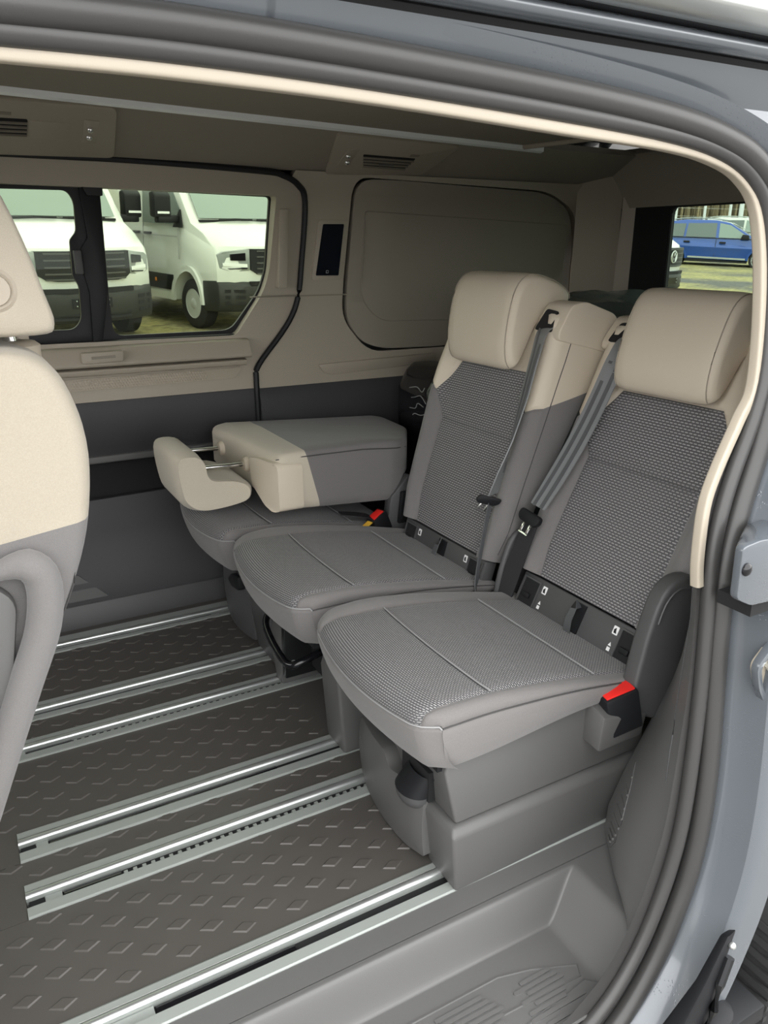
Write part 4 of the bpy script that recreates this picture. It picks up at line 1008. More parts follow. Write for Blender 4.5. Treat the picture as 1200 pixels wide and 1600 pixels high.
# ================================================================== FITTINGS ON THE FAR WALL
cv = empty('window_cover', (1.65, 2.39, .80), 'padded beige panel with rounded corners covering the quarter window', 'window cover')
CO = rpoly([(1.215, 1.328), (1.36, 1.330), (1.983, 1.312), (2.117, 1.262), (2.155, 1.139), (2.155, 0.79), (1.525, 0.785), (1.315, 0.789), (1.235, 0.815), (1.180, 0.895)], [.05, .05, .06, .06, .05, .02, .02, .04, .05, .05], 4)
plate('cover_pad', CO, [], lambda u, v, d: (u, Wq(v) - .016 + d, v), 'blind_cloth', cv, thick=.028, us=(1.4, 1.6, 1.8, 2.0), vs=(.86, .95, 1.05, 1.15, 1.28), bevel=.006)
CI = rpoly([(1.249, 1.234), (2.116, 1.202), (2.123, 0.974), (2.054, 0.858), (1.522, 0.878), (1.314, 0.883), (1.240, 0.95)], [.012, .012, .08, .08, .03, .04, .05], 5)
plate('stitched_panel', CI, [], lambda u, v, d: (u, Wq(v) - .019 + d, v), 'blind_cloth', cv, thick=.008, us=(1.4, 1.6, 1.8, 2.0), vs=(.95, 1.05, 1.15), bevel=.002)
MB().tube([(u, Wq(v) - .017, v) for u, v in CI], .0022, 6, closed=True).build('stitch_line', 'beige_dark', cv)

sc = empty('touch_panel', (1.13, 2.36, 1.02), 'upright black touch panel in a beige bezel on the pillar', 'touch panel')
ZQ = lambda z: Wq(z) - .012
plate('bezel', rpoly([(1.082, 1.204), (1.191, 1.206), (1.174, 1.020), (1.059, 1.022)], .01), [], lambda u, v, d: (u, ZQ(v) - .005 + d, v), 'beige_plastic', sc, thick=.008, bevel=.002)
plate('display', rpoly([(1.098, 1.193), (1.172, 1.194), (1.155, 1.035), (1.073, 1.036)], .004), [], lambda u, v, d: (u, ZQ(v) - .0065 + d, v), 'screen_black', sc, thick=.004)
plate('home_key', rpoly([(1.110, 1.052), (1.119, 1.052), (1.118, 1.043), (1.109, 1.043)], .001), [[(1.1112, 1.0508), (1.1178, 1.0508), (1.117, 1.0442), (1.1104, 1.0442)]], lambda u, v, d: (u, ZQ(v) - .0075 + d, v), 'grey_print', sc, thick=.0015)

def cn_(u, t, d): return can(u, t, d)
def vent(name, label, outline, slot, nsl, lamps, door, badge):
    e = empty(name, can(sum(p[0] for p in outline) / len(outline), .02, 0), label, 'air vent', 'ceiling air vents')
    plate('bezel', rpoly(outline, .02, 4), [], lambda u, v, d: can(u, v, d - .010), 'beige_plastic', e, thick=.010, bevel=.004)
    gr = plate('grille_recess', rpoly(slot, .006, 3), [], lambda u, v, d: can(u, v, d - .0112), 'black_matte', e, thick=.004)
    (ax, at), (bx, bt), (cx, ct), (dx, dt_) = slot
    for k in range(nsl):
        f = (k + .65) / (nsl + .3)
        x0, t0 = ax + (dx - ax) * f, at + (dt_ - at) * f; x1, t1 = bx + (cx - bx) * f, bt + (ct - bt) * f
        m = MB().box(0, 1, 0, 1, 0, 1).deform(lambda a, b, c: can(x0 + (x1 - x0) * a, t0 + (t1 - t0) * a - b * .0035, -.0165 + c * .006))
        m.build('slat', 'beige_dark', e, bevel=.0006)
    MB().box(0, 1, 0, 1, 0, 1).deform(lambda a, b, c: can((ax + bx) / 2 - .02 + a * .05, (at + dt_) / 2 - b * .006, -.019 + c * .004)).build('slider', 'grey_plastic', e, bevel=.001)
    for i, (x, t) in enumerate(lamps):
        if i == 0:
            xa = sum(l[0] for l in lamps) / 2; ta = sum(l[1] for l in lamps) / 2
            plate('lamp_plate', [(xa - .018, ta + .052), (xa + .018, ta + .052), (xa + .022, ta - .052), (xa - .014, ta - .052)], [], lambda u, v, d: can(u, v, d - .0115), 'beige_plastic', e, thick=.002, bevel=.0006)
        P = Vector(can(x, t, -.014))
        MB().sphere(P, .0085, 12, 8).build('lamp_lens', 'chrome', e)
    if door: plate('vent_flap', rpoly(door, .004), [], lambda u, v, d: can(u, v, d - .0112), 'beige_plastic', e, thick=.002, bevel=.0008)
    plate('embossed_badge', [(badge[0], badge[1]), (badge[0] + .032, badge[1]), (badge[0] + .032, badge[1] - .012), (badge[0], badge[1] - .012)], [], lambda u, v, d: can(u, v, d - .0108), 'beige_dark', e, thick=.001)
    return e
vent('air_vent', 'rectangular ceiling air vent above the sliding side window', [(-.06, .268), (.438, .271), (.462, .035), (-.06, .014)], [(.05, .192), (.243, .197), (.243, .119), (.05, .112)], 4, [(.386, .178), (.387, .142)], [(.246, .192), (.341, .191), (.339, .113), (.246, .119)], (.175, .222))
vent('air_vent', 'slanted ceiling air vent above the covered quarter window', [(1.045, .233), (1.475, .214), (1.440, .030), (1.100, .002)], [(1.171, .135), (1.358, .130), (1.352, .058), (1.206, .062)], 4, [(1.122, .128), (1.135, .092)], None, (1.33, .152))

# ================================================================== THINGS BEHIND THE SEATS
def blob(name, mat, x0, x1, y0, y1, zf, seed, amp, label, cat):
    random.seed(seed)
    ph = [(random.uniform(6, 20), random.uniform(6, 20), random.uniform(0, 6)) for _ in range(6)]
    m = MB(); rings = []
    n = 26
    for i in range(n + 1):
        a = i / n; r = []
        for j in range(n + 1):
            b = j / n
            e = min(a, 1 - a, b, 1 - b) * n
            x = x0 + (x1 - x0) * a; y = y0 + (y1 - y0) * b
            z = zf(x, y) + sum(amp / 6 * math.sin(p * x * 2 + q * y * 2 + f) for p, q, f in ph)
            if e < 1: z = 0.004
            elif e < 2: z = z * .93
            r.append((x, y, max(.002, z)))
        rings.append(r)
    m.loft(rings, closed=False)
    o = m.build(name, mat, smooth=70)
    return tag(o, label, cat)
blob('plastic_sheet', 'tarp', 1.72, 2.20, 1.00, 2.28, lambda x, y: lerp([1.0, 1.5, 1.8, 2.0, 2.28], [.86, .90, .955, .985, .93], y) - .22 * max(0, (1.86 - x)), 3, .022, 'dark translucent plastic sheet heaped behind the rear seats', 'plastic sheet')
wp = MB().loft([[(x, y, z) for x, y in rpoly([(1.30 - i_, 2.02), (1.44, 2.02), (1.44, 2.26), (1.30 - i_, 2.26)], .05, 4)] for z, i_ in ((.003, 0), (.45, 0), (.60, .012), (.68, .01), (.735, -.02), (.755, -.05))]).build('wrapped_bundle', 'black_gloss')
tag(wp, 'black bundle in crinkled clear wrap beside the middle seat', 'bundle')
random.seed(11)
for k in range(4):
    z = .61 + .028 * k
    MB().tube(cr([(1.284 + random.uniform(-.004, .003), 2.045 + .03 * j + random.uniform(-.012, .012), z + random.uniform(-.012, .012)) for j in range(4)], 4), .0014, 5).build('wrap_glint', 'aluminium', wp)  # pale tubes stand in for the glints on the crinkled wrap
# ================================================================== LOWER TRIM OF THE REAR DOOR PILLAR
pt = empty('trim_2', (.98, .80, 0), 'grey lower pillar trim with a slotted vent beside the entry step', kind='structure')
Lr = [(1.06, .79, .66), (1.085, .80, .56), (1.115, .84, .44), (1.12, .868, .33), (1.085, .886, .22), (1.048, .898, .12), (1.022, .902, .05), (1.010, .895, .0), (.970, .835, .0), (.930, .745, .0), (.905, .685, .0)]
Rr = [(.930, .700, .66), (.932, .692, .56), (.930, .684, .46), (.926, .676, .36), (.918, .670, .26), (.906, .666, .18), (.896, .664, .13), (.885, .662, .10), (.870, .660, .065), (.852, .658, .03), (.825, .656, -.01)]
def tp(a, b):
    k = [i / (len(Lr) - 1) for i in range(len(Lr))]
    l = Vector([lerp(k, [p[q] for p in Lr], a) for q in range(3)]); r = Vector([lerp(k, [p[q] for p in Rr], a) for q in range(3)])
    p = l.lerp(r, b); s = math.sin(b * math.pi)
    return p + Vector((-.030, .0, .0)) * s * (1 - abs(a - .45) * .8)
m = MB(); m.loft([[tuple(tp(i / 40, j / 14)) for j in range(15)] for i in range(41)], closed=False)
m.build('trim_shell', 'trim_grey', pt, smooth=80)
for k in range(8):
    a = .46 + .030 * k
    b0, b1 = .20, .20 + .20 * math.sin((k + 1.2) / 9.5 * math.pi)
    pts = [tp(a, b0 + (b1 - b0) * j / 6) + Vector((-.0015, -.001, 0)) for j in range(7)]
    MB().tube(pts, .0028, 6).build('vent_slot', 'grey_plastic', pt)
MB().tube([tp(a, b) + Vector((-.0015, -.0005, 0)) for a, b in [(.44, .19), (.47, .32), (.55, .40), (.63, .40), (.69, .30), (.715, .20)]] , .0010, 6).build('vent_rim', 'grey_plastic', pt)
MB().tube([tp(.02 + .36 * i / 14, .62 + .2 * (i / 14) ** 2) + Vector((-.0012, -.001, 0)) for i in range(15)], .0016, 6).build('trim_joint', 'dark_plastic', pt)

# ================================================================== HARDWARE ON THE DOOR JAMB
gq = rpoly([(.868, .748), (.905, .752), (1.06, .735), (1.06, .645), (.905, .655), (.872, .672)], .008, 3)
gb = MB().loft([[(x, .592, z) for x, z in gq], [(x, .604, z) for x, z in gq], [(x + .10, .665, z - .01) for x, z in gq]]).build('guide_bracket', 'paint', body, bevel=.003, seg=2)
MB().sphere((.880, .5905, .715), (.0085, .006, .0095), 12, 8).build('stud', 'black_gloss', gb)
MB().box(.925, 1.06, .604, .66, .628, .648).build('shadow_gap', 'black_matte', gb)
plate('recess_rim', rpoly([(.955, .540), (.985, .572), (1.04, .580), (1.04, .43), (1.005, .445), (.968, .50)], .012), [rpoly([(.965, .537), (.990, .562), (1.035, .570), (1.035, .442), (1.01, .455), (.977, .502)], .01)], lambda u, v, d: (u, .598 + d, v), 'paint_plain', body, thick=.012, bevel=.003)
plate('striker_plate', rpoly([(.962, .538), (.990, .564), (1.036, .572), (1.036, .440), (1.008, .453), (.975, .502)], .01), [], lambda u, v, d: (u, .604 + d, v), 'beige_lip', body, thick=.012)
MB().tube(cr([(.985, .606, .535), (.982, .588, .530), (.984, .584, .515), (.995, .586, .495), (1.0, .606, .49)], 4), .005, 8).build('striker_bar', 'aluminium_bright', body)
ra = MB().loft([[(.931 + dx_ * 1.0, .545 + dy_, .09 + dz_) for dx_, dy_, dz_ in ((-.012, 0, .01), (.008, 0, .016), (.012, .015, .0), (-.010, .015, 0))], [(.892 + dx_, .54 + dy_, .025 + dz_) for dx_, dy_, dz_ in ((-.016, 0, .008), (.020, 0, .008), (.02, .02, -.006), (-.016, .02, -.006))],
           [(.862 + dx_, .54 + dy_, -.035 + dz_) for dx_, dy_, dz_ in ((-.02, 0, .008), (.045, 0, .0), (.045, .03, -.008), (-.02, .03, -.008))], [(.845 + dx_, .54 + dy_, -.09 + dz_) for dx_, dy_, dz_ in ((-.03, 0, 0), (.07, 0, 0), (.07, .04, -.008), (-.03, .04, -.008))]]).build('roller_arm', 'black_plastic', body, bevel=.004)
MB().tube([(.922, .538, .062), (.905, .535, .02), (.898, .534, -.03), (.885, .534, -.07)], .0075, 8).build('arm_rib', 'steel_dark', ra)
MB().sphere((.926, .540, .082), .006, 10, 6).build('rivet', 'aluminium_bright', ra)
MB().lathe((.93, .555, -.07), 'z', [(.001, -.03), (.03, -.03), (.032, -.02), (.032, 0), (.02, .006), (.001, .006)], 16).build('roller', 'black_plastic', ra)
MB().box(.80, 1.05, .535, .60, -.15, -.115).build('guide_track', 'black_plastic', ra, bevel=.004)
# rear wheel just below the sill
rw = MB().lathe((1.44, .655, -.24), 'y', [(.20, -.09), (.30, -.10), (.325, -.085), (.335, -.05), (.335, .05), (.325, .085), (.30, .10), (.20, .09), (.20, -.09)], 40).build('wheel', 'tyre', body)
for k in range(26):
    a = R(150 + k * 4.2)
    MB().box(-.006, .006, -.095, .08, -.004, .006).deform(lambda p, q, s: (1.44 + math.cos(a) * (.335 + s) - math.sin(a) * p, .655 + q, -.24 + math.sin(a) * (.335 + s) + math.cos(a) * p)).build('tread_block', 'tyre', rw)
MB().lathe((1.44, .60, -.24), 'y', [(.001, -.0), (.06, -.01), (.19, .0), (.20, .02), (.19, .05), (.001, .05)], 24).build('rim', 'wheel_silver', rw)
# ================================================================== OUTSIDE
SLOPE = 0.054
def gz(x, y): return -.58 + SLOPE * max(0, y - .5) if y > .5 else -.58
gm = mk('grass', (0.16, 0.15, 0.045), 0.95)
nt = gm.node_tree; b_ = nt.nodes['Principled BSDF']; tc = nd(nt, 'ShaderNodeTexCoord')
mpg = nd(nt, 'ShaderNodeMapping'); mpg.inputs['Scale'].default_value = (1, 1, 1)
nt.links.new(tc.outputs['Object'], mpg.inputs[0])
n1 = nd(nt, 'ShaderNodeTexNoise'); n1.inputs['Scale'].default_value = 0.45; n1.inputs['Detail'].default_value = 6
n2 = nd(nt, 'ShaderNodeTexNoise'); n2.inputs['Scale'].default_value = 9; n2.inputs['Detail'].default_value = 4
nt.links.new(mpg.outputs[0], n1.inputs[0]); nt.links.new(mpg.outputs[0], n2.inputs[0])
r1 = nd(nt, 'ShaderNodeValToRGB')
r1.color_ramp.elements[0].position = .38; r1.color_ramp.elements[0].color = (.11, .105, .095, 1)
r1.color_ramp.elements[1].position = .56; r1.color_ramp.elements[1].color = (.34, .30, .12, 1)
r2 = nd(nt, 'ShaderNodeValToRGB')
r2.color_ramp.elements[0].position = .3; r2.color_ramp.elements[0].color = (.45, .45, .45, 1)
r2.color_ramp.elements[1].position = .7; r2.color_ramp.elements[1].color = (1.2, 1.2, 1.2, 1)
nt.links.new(n1.outputs['Fac'], r1.inputs[0]); nt.links.new(n2.outputs['Fac'], r2.inputs[0])
mx = nd(nt, 'ShaderNodeMix', data_type='RGBA', blend_type='MULTIPLY'); mx.inputs[0].default_value = 1
nt.links.new(r1.outputs[0], mx.inputs[6]); nt.links.new(r2.outputs[0], mx.inputs[7]); nt.links.new(mx.outputs[2], b_.inputs['Base Color'])
m = MB()
m.loft([[(x, -70, -.58), (x, .5, -.58), (x, 20, gz(0, 20)), (x, 46, gz(0, 46)), (x, 62, gz(0, 46) + 9), (x, 80, gz(0, 46) + 16)] for x in (-70, -20, 0, 10, 20, 35, 60, 110)], closed=False)
gr = m.build('ground', 'grass', smooth=30)
tag(gr, 'parking field of gravel and yellowish grass rising to a bank', kind='structure')
gv = MB().loft([[(x, -40, -.572), (x, .5, -.572), (x, 7.0, gz(0, 7) + .008)] for x in (-40, 0, 7, 30)], closed=False).build('bounce_gravel', 'gravel')  # unseen patch added so grey, not green, light bounces into the cabin
tag(gv, 'grey gravel added out of view around the van for neutral bounce light', kind='structure')
# dry reed bank behind the fence
bk_ = mk('dry_reeds', (0.24, 0.19, 0.11), 0.95)
nt = bk_.node_tree; b_ = nt.nodes['Principled BSDF']; tc = nd(nt, 'ShaderNodeTexCoord')
mpg = nd(nt, 'ShaderNodeMapping'); mpg.inputs['Scale'].default_value = (4.5, 4.5, .25)
nt.links.new(tc.outputs['Object'], mpg.inputs[0])
n1 = nd(nt, 'ShaderNodeTexNoise'); n1.inputs['Scale'].default_value = 1.0; n1.inputs['Detail'].default_value = 6
nt.links.new(mpg.outputs[0], n1.inputs[0])
r1 = nd(nt, 'ShaderNodeValToRGB'); r1.color_ramp.elements[0].position = .35; r1.color_ramp.elements[0].color = (.07, .055, .035, 1); r1.color_ramp.elements[1].position = .65; r1.color_ramp.elements[1].color = (.34, .28, .17, 1)
nt.links.new(n1.outputs['Fac'], r1.inputs[0]); nt.links.new(r1.outputs[0], b_.inputs['Base Color'])
random.seed(5); m = MB()
for i in range(2600):
    x = random.uniform(24, 62); y = random.uniform(40, 48); z = gz(x, y); h = random.uniform(3.2, 6.5); w = random.uniform(.05, .12); t = random.uniform(-.3, .3)
    m.add([(x - w, y, z), (x + w, y, z), (x + t + w * .4, y + random.uniform(-.2, .2), z + h), (x, y + .12, z)], [(0, 1, 2), (1, 3, 2), (3, 0, 2)])
rd = m.build('reed_bank', 'dry_reeds', smooth=0)
tag(rd, 'tall dry brown reeds behind the fence', 'reeds', kind='stuff')
def thing_at(name, dist, px, label, cat, yaw, group=None):
    pass
# ---------------- white delivery vans
def vdef(x, y, z):
    f = max(0, (x - 1.9) / 1.1)
    x2 = x - f * .34 * (abs(y) / 1.0) ** 2.6
    y2 = y * (1 - .085 * max(0, (z - 1.15)) / 1.4 * 1.6) * (1 - .05 * f)
    return (x2, y2, z)
def arch(cx, r, z0, n=10): return [(cx + r * math.cos(math.pi * k / n), z0 + r * math.sin(math.pi * k / n)) for k in range(n + 1)]
def make_van(name, label, paint):
    v = empty(name, (0, 0, 0), label, 'van', 'parked white vans')
    def D(mb): return mb.deform(vdef)
    prof = [(2.90, .32), (2.98, .55), (3.0, .80), (2.98, 1.02), (2.90, 1.17), (2.55, 1.33), (2.12, 1.45), (1.30, 2.40), (1.02, 2.56), (.3, 2.64), (-1.95, 2.64), (-2.08, 2.45), (-2.1, .5), (-2.0, .36)] + [(-1.35 - .44, .36)] + list(reversed(arch(-1.35, .44, .36, 8)))[1:-1] + [(-1.35 + .44, .36)] + [(2.02 - .44, .36)] + list(reversed(arch(2.02, .44, .36, 8)))[1:-1] + [(2.02 + .44, .36)]
    body = D(MB().prism(prof, 'y', -1.0, -.96, -.80, -.5, -.2, .2, .5, .80, .96, 1.0)).build('body', paint, v, local=True, bevel=.03, ang=55, smooth=35)
    # glass
    ws = [(2.06, -.83, 1.50), (2.06, .83, 1.50), (1.36, .80, 2.32), (1.36, -.80, 2.32)]
    g = MB(); rows = []
    for i in range(7):
        f = i / 6; rows.append([(2.085 - .735 * f + .012, -.86 + 1.72 * j / 12, 1.50 + .83 * f + .014) for j in range(13)])
    g.loft(rows, closed=False); D(g).build('windscreen', 'windscreen', v, local=True)
    for i_ in range(7): pass
    D(MB().box(2.05, 2.14, -.86, .86, 1.462, 1.492)).build('cowl', 'black_plastic', v, local=True)
    for y0 in (-.55, .12):
        D(MB().tube([(2.13, y0, 1.495), (2.125, y0 + .28, 1.505), (2.13, y0 + .58, 1.50)], .014, 6)).build('wiper', 'black_plastic', v, local=True)
    for sg in (-1, 1):
        def S(poly, off=.012, th=.02): return D(MB().prism(poly, 'y', sg * (1.0 - .01), sg * (1.0 + off)))
        S([(.72, 1.42), (1.72, 1.42), (1.78, 1.60), (1.22, 2.28), (.72, 2.30)]).build('side_window', 'car_glass', v, local=True)
        S([(1.62, 1.38), (1.86, 1.38), (1.80, 1.62)], .02).build('window_corner', 'black_plastic', v, local=True)
        S([(-.85, .50), (1.56, .50), (1.56, .72), (-.85, .72)], .02).build('sill_guard', 'black_plastic', v, local=True, bevel=.008)
        S([(-2.05, .50), (-1.84, .50), (-1.84, .72), (-2.05, .72)], .02).build('sill_guard', 'black_plastic', v, local=True)
        S([(-.88, .36), (1.56, .36), (1.56, .47), (-.88, .47)], .012).build('sill', paint, v, local=True)
        S([(1.05, .60), (1.09, .60), (1.09, .65), (1.05, .65)], .028).build('side_marker', 'orange_lens', v, local=True)
        S([(-2.0, 1.245), (1.7, 1.245), (1.7, 1.262), (-2.0, 1.262)], .004).build('swage_line', 'grey_print', v, local=True)
        S([(.66, .74), (.672, .74), (.672, 2.3), (.66, 2.3)], .003).build('door_gap', 'grey_print', v, local=True)
        S([(1.74, .95), (1.752, .95), (1.752, 1.36), (1.74, 1.36)], .003).build('door_gap', 'grey_print', v, local=True)
        for hx in (.80, .45):
            S([(hx, 1.26), (hx + .17, 1.26), (hx + .17, 1.295), (hx, 1.295)], .04).build('door_handle', 'black_plastic', v, local=True, bevel=.008)
        mr = MB().prism(rpoly([(1.62, 1.52), (1.80, 1.50), (1.82, 1.80), (1.74, 1.86), (1.64, 1.84)], .03), 'y', *sorted((sg * 1.10, sg * 1.34))).build('mirror', 'black_plastic', v, local=True, bevel=.03, seg=3)
        MB().prism([(1.66, 1.44), (1.80, 1.44), (1.80, 1.54), (1.66, 1.54)], 'y', *sorted((sg * .96, sg * 1.30))).build('mirror_arm', 'black_plastic', mr, local=True, bevel=.02)
        MB().prism([(1.818, 1.56), (1.826, 1.56), (1.826, 1.59), (1.818, 1.59)], 'y', *sorted((sg * 1.14, sg * 1.32))).build('mirror_indicator', 'lamp_white', mr, local=True)
        # headlamp
        hl = D(MB().prism([(sg * .60, 1.14), (sg * .92, 1.10), (sg * .99, 1.06), (sg * .97, .88), (sg * .84, .83), (sg * .60, .86)], 'x', 2.80, 2.998)).build('headlamp', 'lamp_glass', v, local=True, bevel=.01)
        D(MB().prism([(sg * .66, 1.09), (sg * .84, 1.07), (sg * .84, .99), (sg * .66, .99)], 'x', 2.95, 3.004)).build('lamp_unit', 'black_gloss', hl, local=True)
        D(MB().prism([(sg * .64, .945), (sg * .93, .955), (sg * .93, .915), (sg * .64, .90)], 'x', 2.90, 3.006)).build('light_bar', 'lamp_white', hl, local=True)
        D(MB().prism([(sg * .64, .895), (sg * .88, .885), (sg * .86, .872), (sg * .64, .880)], 'x', 2.90, 3.006)).build('light_bar', 'black_gloss', hl, local=True)
        S(list(arch(2.02, .52, .36, 12)) + list(reversed(arch(2.02, .44, .36, 12))), .03).build('wheel_arch', paint, v, local=True)
        S(list(arch(-1.35, .52, .36, 12)) + list(reversed(arch(-1.35, .44, .36, 12))), .03).build('wheel_arch', paint, v, local=True)
        for wx in (2.02, -1.35):
            y = sg * .86
            ty = MB().lathe((wx, y, .35), 'y', [(.20, -.11), (.31, -.115), (.345, -.09), (.35, 0), (.345, .09), (.31, .115), (.20, .11), (.20, -.11)], 28).build('wheel', 'tyre', v, local=True)
            o = sg * .105
            MB().lathe((wx, y + o, .35), 'y', [(.215, 0), (.205, sg * .008), (.185, -sg * .01), (.15, -sg * .03), (.09, -sg * .01), (.06, sg * .012), (.001, sg * .014)], 28).build('rim', 'wheel_silver', ty, local=True)
            for k in range(14):
                a = 2 * math.pi * k / 14
                MB().lathe((wx + .167 * math.cos(a), y + o - sg * .014, .35 + .167 * math.sin(a)), 'y', [(.018, 0), (.018, sg * .006), (.0005, sg * .006)], 8).build('rim_hole', 'black_matte', ty, local=True)
    # grille, bumper
    ysg = [-.60, -.52, -.40, -.26, -.12, 0, .12, .26, .40, .52, .60]
    gm_ = MB()
    for y0, y1 in zip(ysg, ysg[1:]):
        zb0 = .80 + .07 * sstep(.48, .60, abs(y0)); zb1 = .80 + .07 * sstep(.48, .60, abs(y1))
        gm_.add([(2.9, y0, zb0), (2.9, y1, zb1), (2.9, y1, 1.14), (2.9, y0, 1.14), (3.022, y0, zb0), (3.022, y1, zb1), (3.018, y1, 1.14), (3.018, y0, 1.14)], [(0, 1, 2, 3), (4, 5, 6, 7), (0, 1, 5, 4), (3, 2, 6, 7)] + ([(0, 3, 7, 4)] if y0 == -.60 else []) + ([(1, 2, 6, 5)] if y1 == .60 else []))
    gp = D(gm_).build('grille', 'black_plastic', v, local=True)
    for z in (1.115, 1.04, .96, .885, .82):
        gb_ = MB()
        for y0, y1 in zip(ysg[1:], ysg[2:-1]): gb_.box(3.0, 3.034, y0, y1, z - .009, z + .009)
        D(gb_).build('grille_bar', 'dark_plastic', gp, local=True)
    em = MB()
    ringp = [(3.05, .105 * math.cos(2 * math.pi * k / 24), .985 + .105 * math.sin(2 * math.pi * k / 24)) for k in range(24)]
    em.tube(ringp, .011, 6, closed=True, up=(1, 0, 0))
    em = em.build('emblem', 'aluminium_bright', gp, local=True)
    for pts in ([(-.045, 1.075), (0, .995), (.045, 1.075)], [(-.085, 1.035), (-.040, .905), (0, .965), (.040, .905), (.085, 1.035)]):
        MB().tube([(3.052, a, c) for a, c in pts], .010, 6, up=(1, 0, 0)).build('emblem_stroke', 'aluminium_bright', em, local=True)
    bz = [(2.50, .28), (2.50, .70), (2.97, .72), (3.045, .66), (3.05, .42), (2.98, .30)]
    bp_ = D(MB().prism(bz, 'y', -1.005, -.97, -.86, -.7, -.45, -.2, .2, .45, .7, .86, .97, 1.005)).build('bumper', 'rubber_soft', v, local=True, bevel=.015, ang=40)
    D(MB().box(3.0, 3.056, -.62, -.3, .66, .715).box(3.0, 3.056, -.3, .3, .66, .715).box(3.0, 3.056, .3, .62, .66, .715)).build('lower_intake', 'black_matte', bp_, local=True)
    for z in (.345, .40):
        D(MB().box(3.0, 3.052, -.55, -.2, z, z + .028).box(3.0, 3.052, -.2, .2, z, z + .028).box(3.0, 3.052, .2, .55, z, z + .028)).build('intake_slot', 'black_matte', bp_, local=True)
    for sg in (-1, 1):
        for z in (.40, .48, .56):
            D(MB().box(2.9, 3.056, *sorted((sg * .70, sg * .94)), z, z + .045)).build('corner_slot', 'black_matte', bp_, local=True)
    pl = D(MB().box(3.04, 3.066, -.26, .26, .485, .60)).build('plate_holder', 'black_gloss', bp_, local=True)
    for y in (-.2, .2):
        for z in (.515, .575): MB().sphere((3.068, y, z), .008, 8, 5).build('plate_screw', 'aluminium_bright', pl, local=True)
    return v
def put(o, dist, px, yaw_face, zoff=0.0, zpix=None):
    """stand a vehicle at a distance along the bearing of an image column; yaw_face: its heading, degrees from facing the viewer"""
    be = R(61.0) - math.atan((px - 600) / 1268.7)
    x, y = dist * math.cos(be), dist * math.sin(be)
    o.location = (x, y, gz(x, y) + zoff)
    o.rotation_euler = (math.atan(SLOPE), 0, 0)
    o.rotation_mode = 'XYZ'
    hd = be + math.pi + R(yaw_face)
    o.rotation_euler = (Matrix.Rotation(math.atan(SLOPE), 4, 'X') @ Matrix.Rotation(hd, 4, 'Z')).to_euler()
    return o
van1 = make_van('delivery_van', 'white delivery van facing the side window, seen front on past the sash', 'white_paint')
van2 = copy_tree(van1); van2['label'] = 'white delivery van at an angle with its silver front wheel and flank in view'
van3 = copy_tree(van1); van3['label'] = 'white vehicle nose with a round emblem at the left edge of the tailgate window'
def put_nose(o, dist, px, yaw):
    be = R(61.0) - math.atan((px - 600) / 1268.7); hd = be + math.pi + R(yaw)
    x, y = dist * math.cos(be) - 3.0 * math.cos(hd), dist * math.sin(be) - 3.0 * math.sin(hd)
    o.location = (x, y, gz(x, y)); o.rotation_euler = (Matrix.Rotation(math.atan(SLOPE), 4, 'X') @ Matrix.Rotation(hd, 4, 'Z')).to_euler()
put_nose(van1, 10.4, 132, 22)
put_nose(van2, 11.6, 446, 37)
put_nose(van3, 16.5, 1048, 62)

